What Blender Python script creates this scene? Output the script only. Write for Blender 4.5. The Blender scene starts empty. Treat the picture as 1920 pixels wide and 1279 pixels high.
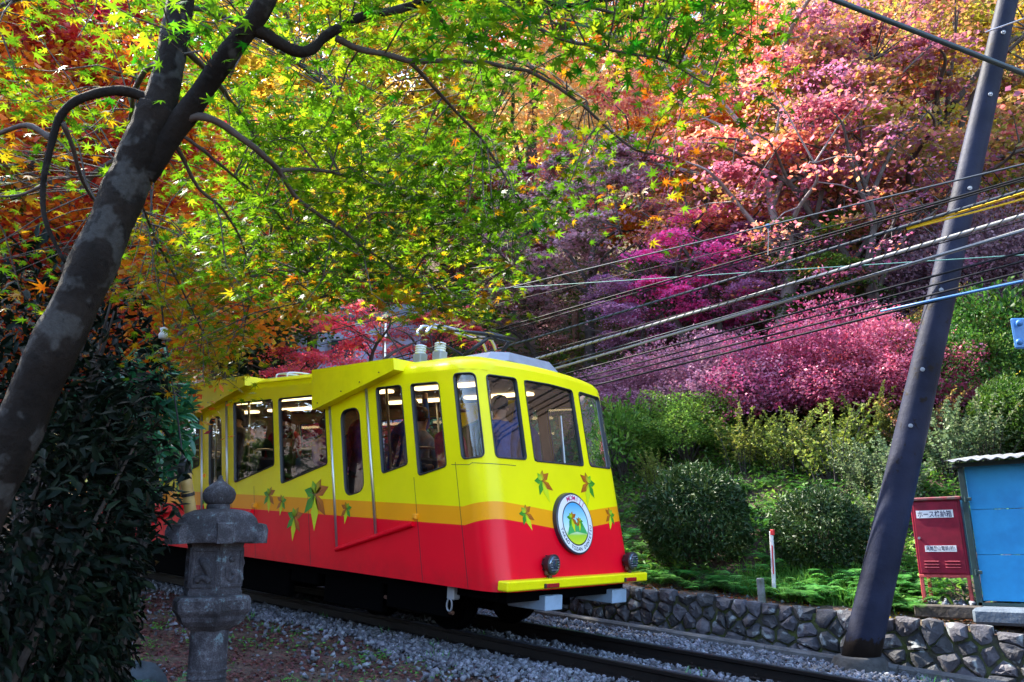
import bpy, bmesh, math, random
import numpy as np
from mathutils import Vector, Matrix, geometry, noise as mnoise

random.seed(7)
rng = np.random.default_rng(11)
sc = bpy.context.scene
COL = sc.collection

# ------------------------------------------------------------------ camera
# world: X runs down the track (towards the car's front), Y across it towards the hillside, Z up
# origin: top of rail, middle of the track, under the bumper
FPX, YAW, PITCH, ROLL = 1528.72, 2.2807008, 0.2425551, -0.0150496
CAM = np.array([5.20623, -7.11021, 0.99537])
SL = 0.0772724                      # gradient of the line (radians)
S0 = math.tan(SL)
FW = np.array([math.cos(PITCH)*math.cos(YAW), math.cos(PITCH)*math.sin(YAW), math.sin(PITCH)])
_r = np.array([math.sin(YAW), -math.cos(YAW), 0.0]); _u = np.cross(_r, FW)
RT = math.cos(ROLL)*_r + math.sin(ROLL)*_u
UP = -math.sin(ROLL)*_r + math.cos(ROLL)*_u
cd = bpy.data.cameras.new('camera'); cam = bpy.data.objects.new('camera', cd); bpy.context.scene.collection.objects.link(cam)
cam.matrix_world = Matrix(((RT[0], UP[0], -FW[0], CAM[0]), (RT[1], UP[1], -FW[1], CAM[1]), (RT[2], UP[2], -FW[2], CAM[2]), (0, 0, 0, 1)))
cd.sensor_width = 36.0; cd.lens = FPX/1920*36.0
cd.clip_start = 0.05; cd.clip_end = 900
cd.dof.use_dof = True; cd.dof.focus_distance = 10.0; cd.dof.aperture_fstop = 8.0
sc.camera = cam

# ------------------------------------------------------------------ sky, sun, exposure
SUN_AZ, SUN_EL = math.radians(184), math.radians(46)      # direction towards the sun, angle from +X
w = bpy.data.worlds.new('World'); sc.world = w; w.use_nodes = True
nt = w.node_tree
sky = nt.nodes.new('ShaderNodeTexSky'); sky.sky_type = 'NISHITA'; sky.sun_disc = False
sky.sun_elevation = SUN_EL; sky.sun_rotation = math.radians(90) - SUN_AZ
bg = nt.nodes['Background']; bg.inputs['Strength'].default_value = 0.15
nt.links.new(sky.outputs['Color'], bg.inputs['Color'])
sd = bpy.data.lights.new('sun', 'SUN'); sun = bpy.data.objects.new('sun', sd); bpy.context.scene.collection.objects.link(sun)
sd.energy = 3.3; sd.angle = math.radians(0.6); sd.color = (1.0, 0.93, 0.80)
sun.rotation_euler = Vector((math.cos(SUN_EL)*math.cos(SUN_AZ), math.cos(SUN_EL)*math.sin(SUN_AZ), math.sin(SUN_EL))).to_track_quat('Z', 'Y').to_euler()
sun.location = (-20, 0, 30)
sc.view_settings.view_transform = 'Standard'; sc.view_settings.look = 'None'
sc.view_settings.exposure = 2.75; sc.view_settings.gamma = 1.0; sc.view_settings.use_curve_mapping = False
sc.render.engine = 'CYCLES'
cy = sc.cycles
cy.max_bounces = 7; cy.diffuse_bounces = 4; cy.glossy_bounces = 3; cy.transmission_bounces = 5; cy.transparent_max_bounces = 6
cy.caustics_reflective = False; cy.caustics_refractive = False
cy.sample_clamp_indirect = 4.0
cy.use_denoising = True
try: cy.denoiser = 'OPENIMAGEDENOISE'
except Exception: pass

# ------------------------------------------------------------------ helpers
def ray(px, py): return FW + RT*(px-960)/FPX - UP*(py-639.5)/FPX
def at(px, py, d): return CAM + ray(px, py)*d                     # a point d metres out along the view axis
def atY(px, py, y):
    d = ray(px, py); return CAM + d*((y-CAM[1])/d[1])
def sstep(a, b, x):
    t = np.clip((x-a)/(b-a), 0, 1); return t*t*(3-2*t)
def wob(x, y):
    return (np.sin(x*.9+1.3*np.sin(y*.5))+np.sin(y*1.1+.7*x+2)+.5*np.sin(2.3*x-1.7*y))/2.5
def ground_z(x, y):
    x = np.asarray(x, float); y = np.asarray(y, float)
    h = np.interp(y, [-70, -40, -15, -8, -2.3, -1.35, 2.05, 2.40, 2.46, 3.05, 4.2, 12, 26, 45, 90], [16, 5, -.5, -.42, -.26, -.165, -.165, -.165, .29, .36, .92, 5.6, 14.5, 30, 66])  # unseen rise beyond the camera side, added to block bright horizon from window reflections
    a = sstep(3.2, 9, y)*.35 + sstep(-2.0, -4, y)*.05 + sstep(15, 40, y)*.6
    return -S0*np.clip(x, -60, 14) + h + a*wob(x, y)*.6
def gz(x, y): return float(ground_z(x, y))
def hill(px, py, dz=0.0):
    # first point of the ground (raised by dz) seen through a pixel
    d = ray(px, py); t = np.linspace(2, 90, 4000)
    P = CAM[None, :] + d[None, :]*t[:, None]
    g = ground_z(P[:, 0], P[:, 1]) + dz - P[:, 2]
    k = np.nonzero(g > 0)[0]
    k = k[0] if len(k) else len(t)-1
    p = P[k].copy(); p[2] = gz(p[0], p[1]); return p, t[k]

def props(o, label=None, cat=None, group=None, kind=None):
    if label: o['label'] = label
    if cat: o['category'] = cat
    if group: o['group'] = group
    if kind: o['kind'] = kind
    return o
def empty(name, loc=(0, 0, 0), rot=(0, 0, 0), label=None, cat=None, group=None):
    o = bpy.data.objects.new(name, None); bpy.context.scene.collection.objects.link(o)
    o.location = tuple(float(c) for c in loc); o.rotation_euler = rot; o.empty_display_size = .2
    return props(o, label, cat, group)
def link(name, me, mat=None, parent=None, loc=None):
    o = bpy.data.objects.new(name, me); bpy.context.scene.collection.objects.link(o)
    if mat is not None and not me.materials: me.materials.append(mat)
    if parent is not None: o.parent = parent
    if loc is not None: o.location = tuple(float(c) for c in loc)
    return o
def copy_tree(o, parent=None):
    c = o.copy(); bpy.context.scene.collection.objects.link(c); c.parent = parent
    for ch in list(o.children): copy_tree(ch, c)
    return c

class MB:
    """collects shapes, builds one mesh object"""
    def __init__(s): s.v = []; s.f = []; s.m = []
    def add(s, vs, fs, mi=0):
        n = len(s.v); s.v += [tuple(map(float, p)) for p in vs]
        s.f += [tuple(i+n for i in f) for f in fs]; s.m += [mi]*len(fs); return s
    def box(s, c, d, rot=None, mi=0, bev=0.0):
        hx, hy, hz = d[0]/2, d[1]/2, d[2]/2
        if bev <= 0:
            P = [Vector((x*hx, y*hy, z*hz)) for x in (-1, 1) for y in (-1, 1) for z in (-1, 1)]
            F = [(0, 1, 3, 2), (4, 6, 7, 5), (0, 4, 5, 1), (2, 3, 7, 6), (0, 2, 6, 4), (1, 5, 7, 3)]
        else:
            b = min(bev, hx*.9, hy*.9, hz*.9); P = []; idx = {}
            for x in (-1, 1):
                for y in (-1, 1):
                    for z in (-1, 1):
                        for k, a in enumerate(((0, b, b), (b, 0, b), (b, b, 0))):
                            idx[(x, y, z, k)] = len(P); P.append(Vector((x*(hx-a[0]), y*(hy-a[1]), z*(hz-a[2]))))
            F = []
            for k in range(3):
                for sg in (-1, 1):
                    q = []
                    for (p, r) in ((-1, -1), (1, -1), (1, 1), (-1, 1)):
                        co = [0, 0, 0]; co[k] = sg; co[(k+1) % 3] = p; co[(k+2) % 3] = r
                        q.append(idx[(*co, k)])
                    F.append(tuple(q if sg > 0 else q[::-1]))
            for k in range(3):          # edge bevels along axis k
                a, b2 = (k+1) % 3, (k+2) % 3
                for p in (-1, 1):
                    for r in (-1, 1):
                        lo = [0, 0, 0]; lo[a] = p; lo[b2] = r; lo[k] = -1
                        hi = list(lo); hi[k] = 1
                        q = [idx[(*lo, a)], idx[(*hi, a)], idx[(*hi, b2)], idx[(*lo, b2)]]
                        F.append(tuple(q if p*r > 0 else q[::-1]))
            for x in (-1, 1):
                for y in (-1, 1):
                    for z in (-1, 1):
                        q = [idx[(x, y, z, 0)], idx[(x, y, z, 1)], idx[(x, y, z, 2)]]
                        F.append(tuple(q if x*y*z > 0 else q[::-1]))
        if rot is not None: P = [rot @ p for p in P]
        c = Vector(tuple(map(float, c)))
        return s.add([p+c for p in P], F, mi)
    def tube(s, path, radii, n=8, mi=0, cap=True):
        path = [Vector(tuple(map(float, p))) for p in path]
        if not hasattr(radii, '__len__'): radii = [radii]*len(path)
        V = []; F = []
        t0 = (path[1]-path[0]).normalized()
        ref = Vector((0, 0, 1)) if abs(t0.z) < .9 else Vector((1, 0, 0))
        nx = t0.cross(ref).normalized()
        for i, p in enumerate(path):
            a = path[max(i-1, 0)]; b = path[min(i+1, len(path)-1)]
            t = (b-a).normalized(); nx = (nx - t*nx.dot(t)).normalized(); ny = t.cross(nx)
            for k in range(n):
                an = 2*math.pi*k/n; V.append(p + (nx*math.cos(an)+ny*math.sin(an))*radii[i])
        for i in range(len(path)-1):
            for k in range(n):
                k2 = (k+1) % n; F.append((i*n+k, i*n+k2, (i+1)*n+k2, (i+1)*n+k))
        if cap:
            F.append(tuple(range(n))[::-1]); F.append(tuple((len(path)-1)*n+k for k in range(n)))
        return s.add(V, F, mi)
    def lathe(s, prof, n=24, c=(0, 0, 0), mi=0, rfun=None, phase=0.0):
        V = []; F = []
        for (r, z) in prof:
            for k in range(n):
                an = 2*math.pi*k/n+phase; rr = r if rfun is None else rfun(r, z, an)
                V.append((c[0]+rr*math.cos(an), c[1]+rr*math.sin(an), c[2]+z))
        for i in range(len(prof)-1):
            for k in range(n):
                k2 = (k+1) % n; F.append((i*n+k, i*n+k2, (i+1)*n+k2, (i+1)*n+k))
        F.append(tuple(range(n))[::-1]); F.append(tuple((len(prof)-1)*n+k for k in range(n)))
        return s.add(V, F, mi)
    def build(s, name, mats, parent=None, smooth=False, auto=None, off=None, loc=None):
        me = bpy.data.meshes.new(name)
        V = s.v
        if off is None and parent is not None and parent.type == 'EMPTY' and tuple(parent.rotation_euler) == (0, 0, 0):
            off = tuple(parent.location)
        if off is not None: V = [(p[0]-off[0], p[1]-off[1], p[2]-off[2]) for p in V]
        me.from_pydata(V, [], s.f)
        if not isinstance(mats, (list, tuple)): mats = [mats]
        for m in mats: me.materials.append(m)
        if len(mats) > 1: me.polygons.foreach_set('material_index', s.m)
        if smooth or auto: me.polygons.foreach_set('use_smooth', [True]*len(me.polygons))
        if auto:
            try: me.set_sharp_from_angle(angle=math.radians(auto))
            except Exception: pass
        me.validate()
        me.update()
        return link(name, me, None, parent, loc)

def bez(pts, n=6):
    """Catmull-Rom through points"""
    P = [np.array(p, float) for p in pts]; P = [2*P[0]-P[1]] + P + [2*P[-1]-P[-2]]
    out = []
    for i in range(1, len(P)-2):
        for k in range(n):
            t = k/n; a, b, c, d = P[i-1:i+3]
            out.append(.5*((2*b)+(-a+c)*t+(2*a-5*b+4*c-d)*t*t+(-a+3*b-3*c+d)*t**3))
    out.append(P[-2]); return out
def lerp_r(a, b, n): return [a+(b-a)*i/(n-1) for i in range(n)]

# ---- leaf clouds
def rot_random(n, tilt=.5, g=None):
    g = g or rng
    az = g.uniform(0, 2*math.pi, n); tx = g.normal(0, tilt, n); ty = g.normal(0, tilt, n)
    ca, sa = np.cos(az), np.sin(az)
    N = np.stack([np.sin(tx), np.sin(ty), np.cos(tx)*np.cos(ty)], 1); N /= np.linalg.norm(N, axis=1)[:, None]
    A = np.stack([ca, sa, np.zeros(n)], 1); A -= N*np.sum(A*N, 1)[:, None]; A /= np.linalg.norm(A, axis=1)[:, None]+1e-9
    B = np.cross(N, A)
    return np.stack([A, B, N], 2)            # columns
def rot_from(A, N):
    A = A/np.linalg.norm(A, axis=1)[:, None]; N = N-A*np.sum(A*N, 1)[:, None]; N /= np.linalg.norm(N, axis=1)[:, None]+1e-9
    return np.stack([A, np.cross(N, A), N], 2)
def cloud(name, tpl, P, Rm, sc_):
    """one mesh holding a leaf template at every place"""
    V, F = tpl; V = np.asarray(V, float); n = len(P); k = len(V)
    W = np.einsum('nij,kj->nki', Rm, V)*np.asarray(sc_).reshape(-1, 1, 1) + np.asarray(P)[:, None, :]
    me = bpy.data.meshes.new(name); W = W.reshape(-1, 3)
    me.vertices.add(n*k); me.vertices.foreach_set('co', W.astype(np.float32).ravel())
    fl = np.array([i for f in F for i in f]); ln = np.array([len(f) for f in F])
    L = (fl[None, :] + (np.arange(n)*k)[:, None]).ravel()
    me.loops.add(len(L)); me.loops.foreach_set('vertex_index', L.astype(np.int32))
    T = np.tile(ln, n); me.polygons.add(len(T))
    st = np.concatenate([[0], np.cumsum(T)[:-1]])
    me.polygons.foreach_set('loop_start', st.astype(np.int32))
    me.update(calc_edges=True); return me
def star_tpl(tips, notch=.32, droop=.16, base=(-.12, 0)):
    """palmate leaf lying along +X; tips = [(angle deg, length)]"""
    V = [(0, 0, .03)]; out = [(base[0], -.02, 0)]
    for i, (a, l) in enumerate(tips):
        a_ = math.radians(a)
        out.append((l*math.cos(a_), l*math.sin(a_), -droop*l))
        if i < len(tips)-1:
            b = math.radians((a+tips[i+1][0])/2); r = notch*min(l, tips[i+1][1])*1.1
            out.append((r*math.cos(b), r*math.sin(b), 0))
    V += out; n = len(out)
    return V, [(0, 1+i, 1+(i+1) % n) for i in range(n)]
MAPLE7 = star_tpl([(-128, .45), (-82, .75), (-40, .95), (0, 1.08), (40, .95), (82, .75), (128, .45)])
MAPLE5 = star_tpl([(-105, .6), (-48, .9), (0, 1.05), (48, .9), (105, .6)], .36)
RHOMB = ([(-.5, 0, 0), (0, -.36, -.08), (.55, 0, -.05), (0, .36, -.08)], [(0, 1, 2), (0, 2, 3)])
ELLIP = ([(-.5, 0, 0), (-.12, -.19, .05), (.28, -.13, .02), (.62, 0, -.12), (.28, .13, .02), (-.12, .19, .05), (.05, 0, -.02)],
         [(0, 1, 6), (1, 2, 6), (2, 3, 6), (3, 4, 6), (4, 5, 6), (5, 0, 6)])
BLADE = ([(-.02, -.035, 0), (-.02, .035, 0), (.55, .03, .10), (.55, -.03, .10), (1.05, 0, -.02)], [(0, 3, 2, 1), (3, 4, 2)])

# ------------------------------------------------------------------ materials
def newmat(name):
    m = bpy.data.materials.new(name); m.use_nodes = True
    n = m.node_tree; return m, n, n.nodes['Principled BSDF'], n.nodes['Material Output']
def N(n, t, **kw):
    x = n.nodes.new(t)
    for k, v in kw.items():
        if k.startswith('i_'):
            key = k[2:]; key = int(key) if key.isdigit() else key
            x.inputs[key].default_value = v
        else: setattr(x, k, v)
    return x
def ramp(n, stops, interp='LINEAR'):
    r = n.nodes.new('ShaderNodeValToRGB'); cr = r.color_ramp; cr.interpolation = interp
    while len(cr.elements) > 1: cr.elements.remove(cr.elements[-1])
    cr.elements[0].position = stops[0][0]; cr.elements[0].color = (*stops[0][1], 1)
    for p, c in stops[1:]:
        e = cr.elements.new(p); e.color = (*c, 1)
    return r
def math_(n, op, a, b=None, c=None, clamp=False):
    x = n.nodes.new('ShaderNodeMath'); x.operation = op; x.use_clamp = clamp
    for i, v in enumerate((a, b, c)):
        if v is None: continue
        if isinstance(v, (int, float)): x.inputs[i].default_value = v
        else: n.links.new(v, x.inputs[i])
    return x.outputs[0]
def leafmat(name, cols, trans=.45, rough=.5, nscale=.9, nmix=.45, spec=.3, tint=1.25, hue=.03, coord='Object'):
    """cols: list of base colours; each leaf picks one, neighbouring clumps lean the same way"""
    m, n, p, out = newmat(name)
    geo = N(n, 'ShaderNodeNewGeometry'); tc = N(n, 'ShaderNodeTexCoord'); oi = N(n, 'ShaderNodeObjectInfo')
    ad = N(n, 'ShaderNodeVectorMath', operation='ADD')
    n.links.new(tc.outputs[coord], ad.inputs[0]); 
    sc3 = N(n, 'ShaderNodeVectorMath', operation='SCALE'); sc3.inputs['Scale'].default_value = 50
    cmb = N(n, 'ShaderNodeCombineXYZ'); n.links.new(oi.outputs['Random'], cmb.inputs[0]); n.links.new(oi.outputs['Random'], cmb.inputs[1])
    n.links.new(cmb.outputs[0], sc3.inputs[0]); n.links.new(sc3.outputs[0], ad.inputs[1])
    no = N(n, 'ShaderNodeTexNoise'); no.inputs['Scale'].default_value = nscale; no.inputs['Detail'].default_value = 2
    n.links.new(ad.outputs[0], no.inputs['Vector'])
    nn = math_(n, 'MULTIPLY_ADD', no.outputs['Fac'], 2.4, -.7, clamp=True)
    a = math_(n, 'MULTIPLY', nn, nmix); isl = math_(n, 'FRACT', math_(n, 'MULTIPLY_ADD', oi.outputs['Random'], 7.0, geo.outputs['Random Per Island'])); v = math_(n, 'MULTIPLY_ADD', isl, 1-nmix, a)
    k = len(cols); r = ramp(n, [((i+.5)/k if k > 1 else 0, c) for i, c in enumerate(cols)])
    n.links.new(v, r.inputs[0])
    hs = N(n, 'ShaderNodeHueSaturation'); n.links.new(r.outputs[0], hs.inputs['Color'])
    n.links.new(math_(n, 'MULTIPLY_ADD', oi.outputs['Random'], hue*2, .5-hue), hs.inputs['Hue'])
    val = math_(n, 'MULTIPLY_ADD', geo.outputs['Random Per Island'], .5, .75)
    n.links.new(val, hs.inputs['Value'])
    n.links.new(hs.outputs[0], p.inputs['Base Color']); p.inputs['Roughness'].default_value = rough
    p.inputs['Specular IOR Level'].default_value = spec
    tr = N(n, 'ShaderNodeBsdfTranslucent')
    mx = N(n, 'ShaderNodeVectorMath', operation='SCALE'); mx.inputs['Scale'].default_value = tint
    n.links.new(hs.outputs[0], mx.inputs[0]); n.links.new(mx.outputs[0], tr.inputs['Color'])
    ms = N(n, 'ShaderNodeMixShader'); ms.inputs[0].default_value = trans
    n.links.new(p.outputs[0], ms.inputs[1]); n.links.new(tr.outputs[0], ms.inputs[2]); n.links.new(ms.outputs[0], out.inputs[0])
    return m
def plain(name, col, rough=.5, metal=0.0, spec=.5, coat=0.0, var=0.0, scale=8.0, col2=None, bump=0.0, bscale=None, island=0.0, emit=None, es=0.0, detail=4, lo=.38, hi=.62):
    m, n, p, out = newmat(name)
    p.inputs['Roughness'].default_value = rough; p.inputs['Metallic'].default_value = metal
    p.inputs['Specular IOR Level'].default_value = spec; p.inputs['Coat Weight'].default_value = coat
    c = None
    if col2 is not None or bump > 0 or var > 0:
        tc = N(n, 'ShaderNodeTexCoord'); no = N(n, 'ShaderNodeTexNoise'); no.inputs['Scale'].default_value = scale; no.inputs['Detail'].default_value = detail
        no.inputs['Roughness'].default_value = .65
        n.links.new(tc.outputs['Object'], no.inputs['Vector'])
        r = ramp(n, [(lo, col), (hi, col2 if col2 is not None else tuple(x*(1-var) for x in col))]); n.links.new(no.outputs['Fac'], r.inputs[0]); c = r.outputs[0]
        if bump > 0:
            nb = N(n, 'ShaderNodeTexNoise'); nb.inputs['Scale'].default_value = bscale or scale*3; nb.inputs['Detail'].default_value = 6
            n.links.new(tc.outputs['Object'], nb.inputs['Vector'])
            b = N(n, 'ShaderNodeBump'); b.inputs['Strength'].default_value = bump; b.inputs['Distance'].default_value = .02
            n.links.new(nb.outputs['Fac'], b.inputs['Height']); n.links.new(b.outputs[0], p.inputs['Normal'])
    if island > 0:
        geo = N(n, 'ShaderNodeNewGeometry'); hs = N(n, 'ShaderNodeHueSaturation')
        if c is None: hs.inputs['Color'].default_value = (*col, 1)
        else: n.links.new(c, hs.inputs['Color'])
        oi = N(n, 'ShaderNodeObjectInfo')
        rr = math_(n, 'FRACT', math_(n, 'ADD', geo.outputs['Random Per Island'], oi.outputs['Random']))
        n.links.new(math_(n, 'MULTIPLY_ADD', rr, 2*island, 1-island), hs.inputs['Value'])
        n.links.new(math_(n, 'MULTIPLY_ADD', math_(n, 'FRACT', math_(n, 'MULTIPLY', rr, 7.3)), .06, .47), hs.inputs['Hue'])
        c = hs.outputs[0]
    if c is None: p.inputs['Base Color'].default_value = (*col, 1)
    else: n.links.new(c, p.inputs['Base Color'])
    if emit is not None:
        p.inputs['Emission Color'].default_value = (*emit, 1); p.inputs['Emission Strength'].default_value = es
    return m
# ================================================================== the setting
def ground_material():
    m, n, p, out = newmat('earth')
    tc = N(n, 'ShaderNodeTexCoord')
    n1 = N(n, 'ShaderNodeTexNoise'); n1.inputs['Scale'].default_value = 2.2; n1.inputs['Detail'].default_value = 6
    n2 = N(n, 'ShaderNodeTexNoise'); n2.inputs['Scale'].default_value = 38; n2.inputs['Detail'].default_value = 5
    n3 = N(n, 'ShaderNodeTexVoronoi'); n3.inputs['Scale'].default_value = 26
    for x in (n1, n2, n3): n.links.new(tc.outputs['Object'], x.inputs['Vector'])
    r1 = ramp(n, [(.35, (.035, .022, .016)), (.55, (.07, .042, .03)), (.7, (.05, .05, .025))])
    n.links.new(n1.outputs['Fac'], r1.inputs[0])
    r2 = ramp(n, [(0, (.05, .03, .022)), (.35, (.12, .06, .045)), (.6, (.03, .02, .015)), (.85, (.15, .10, .06)), (1, (.09, .03, .025))])
    sep = N(n, 'ShaderNodeSeparateColor'); n.links.new(n3.outputs['Color'], sep.inputs[0]); n.links.new(sep.outputs[0], r2.inputs[0])
    mx = N(n, 'ShaderNodeMix', data_type='RGBA'); mx.inputs[0].default_value = .55
    n.links.new(r1.outputs[0], mx.inputs['A']); n.links.new(r2.outputs[0], mx.inputs['B'])
    n.links.new(mx.outputs['Result'], p.inputs['Base Color']); p.inputs['Roughness'].default_value = .95
    b = N(n, 'ShaderNodeBump'); b.inputs['Strength'].default_value = .8; b.inputs['Distance'].default_value = .03
    n.links.new(n2.outputs['Fac'], b.inputs['Height']); n.links.new(b.outputs[0], p.inputs['Normal'])
    return m
M_EARTH = ground_material()
xs = np.concatenate([np.linspace(-110, -14, 50), np.linspace(-13.5, 9, 120), np.linspace(10, 70, 30)])
ys = np.concatenate([np.linspace(-70, -7, 24), np.linspace(-6.8, 2.36, 60), [2.40, 2.46], np.linspace(2.55, 12, 60), np.linspace(12.5, 95, 70)])
XX, YY = np.meshgrid(xs, ys, indexing='ij'); ZZ = ground_z(XX, YY)
near = np.exp(-((YY-0)/14)**2)*((YY < -1.4) | (YY > 2.5))
ZZ = ZZ + near*.012*(np.sin(XX*7.1+YY*3.3)+np.sin(YY*9.7-XX*4.1))
nx_, ny_ = len(xs), len(ys)
gv = np.stack([XX, YY, ZZ], -1).reshape(-1, 3)
gf = [(i*ny_+j, (i+1)*ny_+j, (i+1)*ny_+j+1, i*ny_+j+1) for i in range(nx_-1) for j in range(ny_-1)]
mb = MB(); mb.add(gv, gf); g_ = mb.build('ground', M_EARTH, smooth=True); props(g_, 'brown earth and leaf litter ground rising into the wooded hillside', 'ground', kind='structure')

# ---- ballast: real stones
def rock_tpl(seed, n=9):
    g = np.random.default_rng(seed); bm = bmesh.new()
    P = g.normal(0, 1, (n, 3)); P /= np.linalg.norm(P, axis=1)[:, None]; P *= g.uniform(.75, 1.1, (n, 1))*np.array([1, .8, .62])
    for q in P: bm.verts.new(q)
    bmesh.ops.convex_hull(bm, input=bm.verts)
    bmesh.ops.delete(bm, geom=[v for v in bm.verts if not v.link_faces], context='VERTS')
    bm.verts.index_update()
    t = ([tuple(v.co) for v in bm.verts], [tuple(v.index for v in f.verts) for f in bm.faces]); bm.free(); return t
ROCKS = [rock_tpl(100+i) for i in range(5)]
M_GRAVEL = plain('ballast_stone', (.16, .17, .205), .8, col2=(.055, .057, .07), scale=9, bump=.5, bscale=60, island=.6)
def rocks(name, P, S_, mat, seed=0):
    g = np.random.default_rng(seed); objs = []
    bmv = []; bmf = []; off = 0
    for t in range(5):
        sel = np.arange(t, len(P), 5)
        V, F = ROCKS[t]; V = np.array(V); k = len(V)
        Rm = rot_random(len(sel), 1.2, g)
        W = (np.einsum('nij,kj->nki', Rm, V)*S_[sel][:, None, None] + P[sel][:, None, :]).reshape(-1, 3)
        F = np.array(F); FF = (F[None]+(np.arange(len(sel))*k)[:, None, None]).reshape(-1, 3)+off
        bmv.append(W); bmf.append(FF); off += len(W)
    V = np.concatenate(bmv); F = np.concatenate(bmf)
    me = bpy.data.meshes.new(name); me.vertices.add(len(V)); me.vertices.foreach_set('co', V.astype(np.float32).ravel())
    me.loops.add(len(F)*3); me.loops.foreach_set('vertex_index', F.astype(np.int32).ravel())
    me.polygons.add(len(F)); me.polygons.foreach_set('loop_start', (np.arange(len(F))*3).astype(np.int32))
    me.update(calc_edges=True); return link(name, me, mat)
gp = []; gs = []
def strip(x0, x1, y0, y1, dens, s0, s1, lift=.0, fade=None):
    n = int((x1-x0)*(y1-y0)*dens); x = rng.uniform(x0, x1, n); y = rng.uniform(y0, y1, n)
    if fade is not None:
        k = rng.uniform(0, 1, n) < fade(x, y); x = x[k]; y = y[k]; n = len(x)
    s = rng.uniform(s0, s1, n)*rng.choice([1, 1, 1, 1.35], n); z = ground_z(x, y) + s*.35 + lift + rng.uniform(-.012, .012, n)
    gp.append(np.stack([x, y, z], 1)); gs.append(s)
yedge = lambda x: -1.40-.085*np.clip(x, -7, 4)+.10*np.sin(x*1.9)+.06*np.sin(x*5.3)
edge = lambda x, y: sstep(-.28, .22, y-yedge(x))*.97+.09*sstep(-1.6, -.2, y-yedge(x))
strip(-9, 3.4, -2.5, -.62, 900, .022, .044, .01, edge)
strip(-9, 4.5, -.46, .46, 700, .02, .04, .0)
strip(-9, 6.0, .62, 2.02, 800, .02, .042, .0)
strip(3.4, 5.5, -1.6, -.62, 300, .02, .04)
GP = np.concatenate(gp); GS = np.concatenate(gs)
o = rocks('ballast', GP, GS, M_GRAVEL, 3); props(o, 'grey crushed stone ballast strewn along the track', 'gravel', kind='stuff')
gp.clear(); gs.clear()
strip(-2, 5, 2.5, 3.2, 45, .01, .03, 0); strip(-6, -.4, -4.5, -2.0, 22, .012, .03, 0)
o = rocks('loose_stones', np.concatenate(gp), np.concatenate(gs), M_GRAVEL, 4); props(o, 'loose small stones lying on the bare earth', 'stones', kind='stuff')

# ---- track
M_RAIL = plain('rail_rust', (.007, .004, .0035), .6, 0, spec=.15, col2=(.004, .0035, .0035), scale=30, bump=.2)
M_RAILTOP = plain('rail_polished', (.07, .08, .11), .35, .7)
M_SLEEPER = plain('sleeper_steel', (.05, .055, .065), .6, .2, col2=(.09, .085, .085), scale=9, bump=.3)
M_DARK = plain('underframe_black', (.012, .012, .014), .6)
track = empty('railway_track', (0, 0, 0), (0, SL, 0), 'pair of rusty steel rails on sleepers running under the cable car', 'railway track')
prof = [(-.065, -.15), (.065, -.15), (.065, -.135), (.02, -.12), (.012, -.045), (.035, -.035), (.035, -.006), (.028, -.002), (-.028, -.002), (-.035, -.006), (-.035, -.035), (-.012, -.045), (-.02, -.12), (-.065, -.135)]
for yc in (-.5335, .5335):
    mb = MB(); n = len(prof)
    V = [(x, yc+a, b) for x in (-45, 12) for a, b in prof]
    mb.add(V, [(i, (i+1) % n, n+(i+1) % n, n+i) for i in range(n)] + [tuple(range(n))[::-1], tuple(range(n, 2*n))])
    r = mb.build('rail', M_RAIL, track, off=(0, 0, 0))
    mb = MB(); mb.box((-16.5, yc, 0), (57, .05, .0045)); mb.build('running_surface', M_RAILTOP, r, off=(0, 0, 0))
for i in range(44):
    x = 5.6 - i*.66
    mb = MB(); mb.box((x, 0, -.175), (.2, 2.0, .06), bev=.012)
    s_ = mb.build('sleeper', M_SLEEPER, track, off=(0, 0, 0))
    if i < 14:
        for yc in (-.5335, .5335):
            for sg in (-1, 1):
                mb = MB(); mb.box((x, yc+sg*.095, -.128), (.09, .07, .03), bev=.008); mb.tube([(x, yc+sg*.1, -.115), (x, yc+sg*.1, -.088)], .016, 6)
                mb.build('rail_clip', M_RAIL, s_, off=(0, 0, 0))

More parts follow.
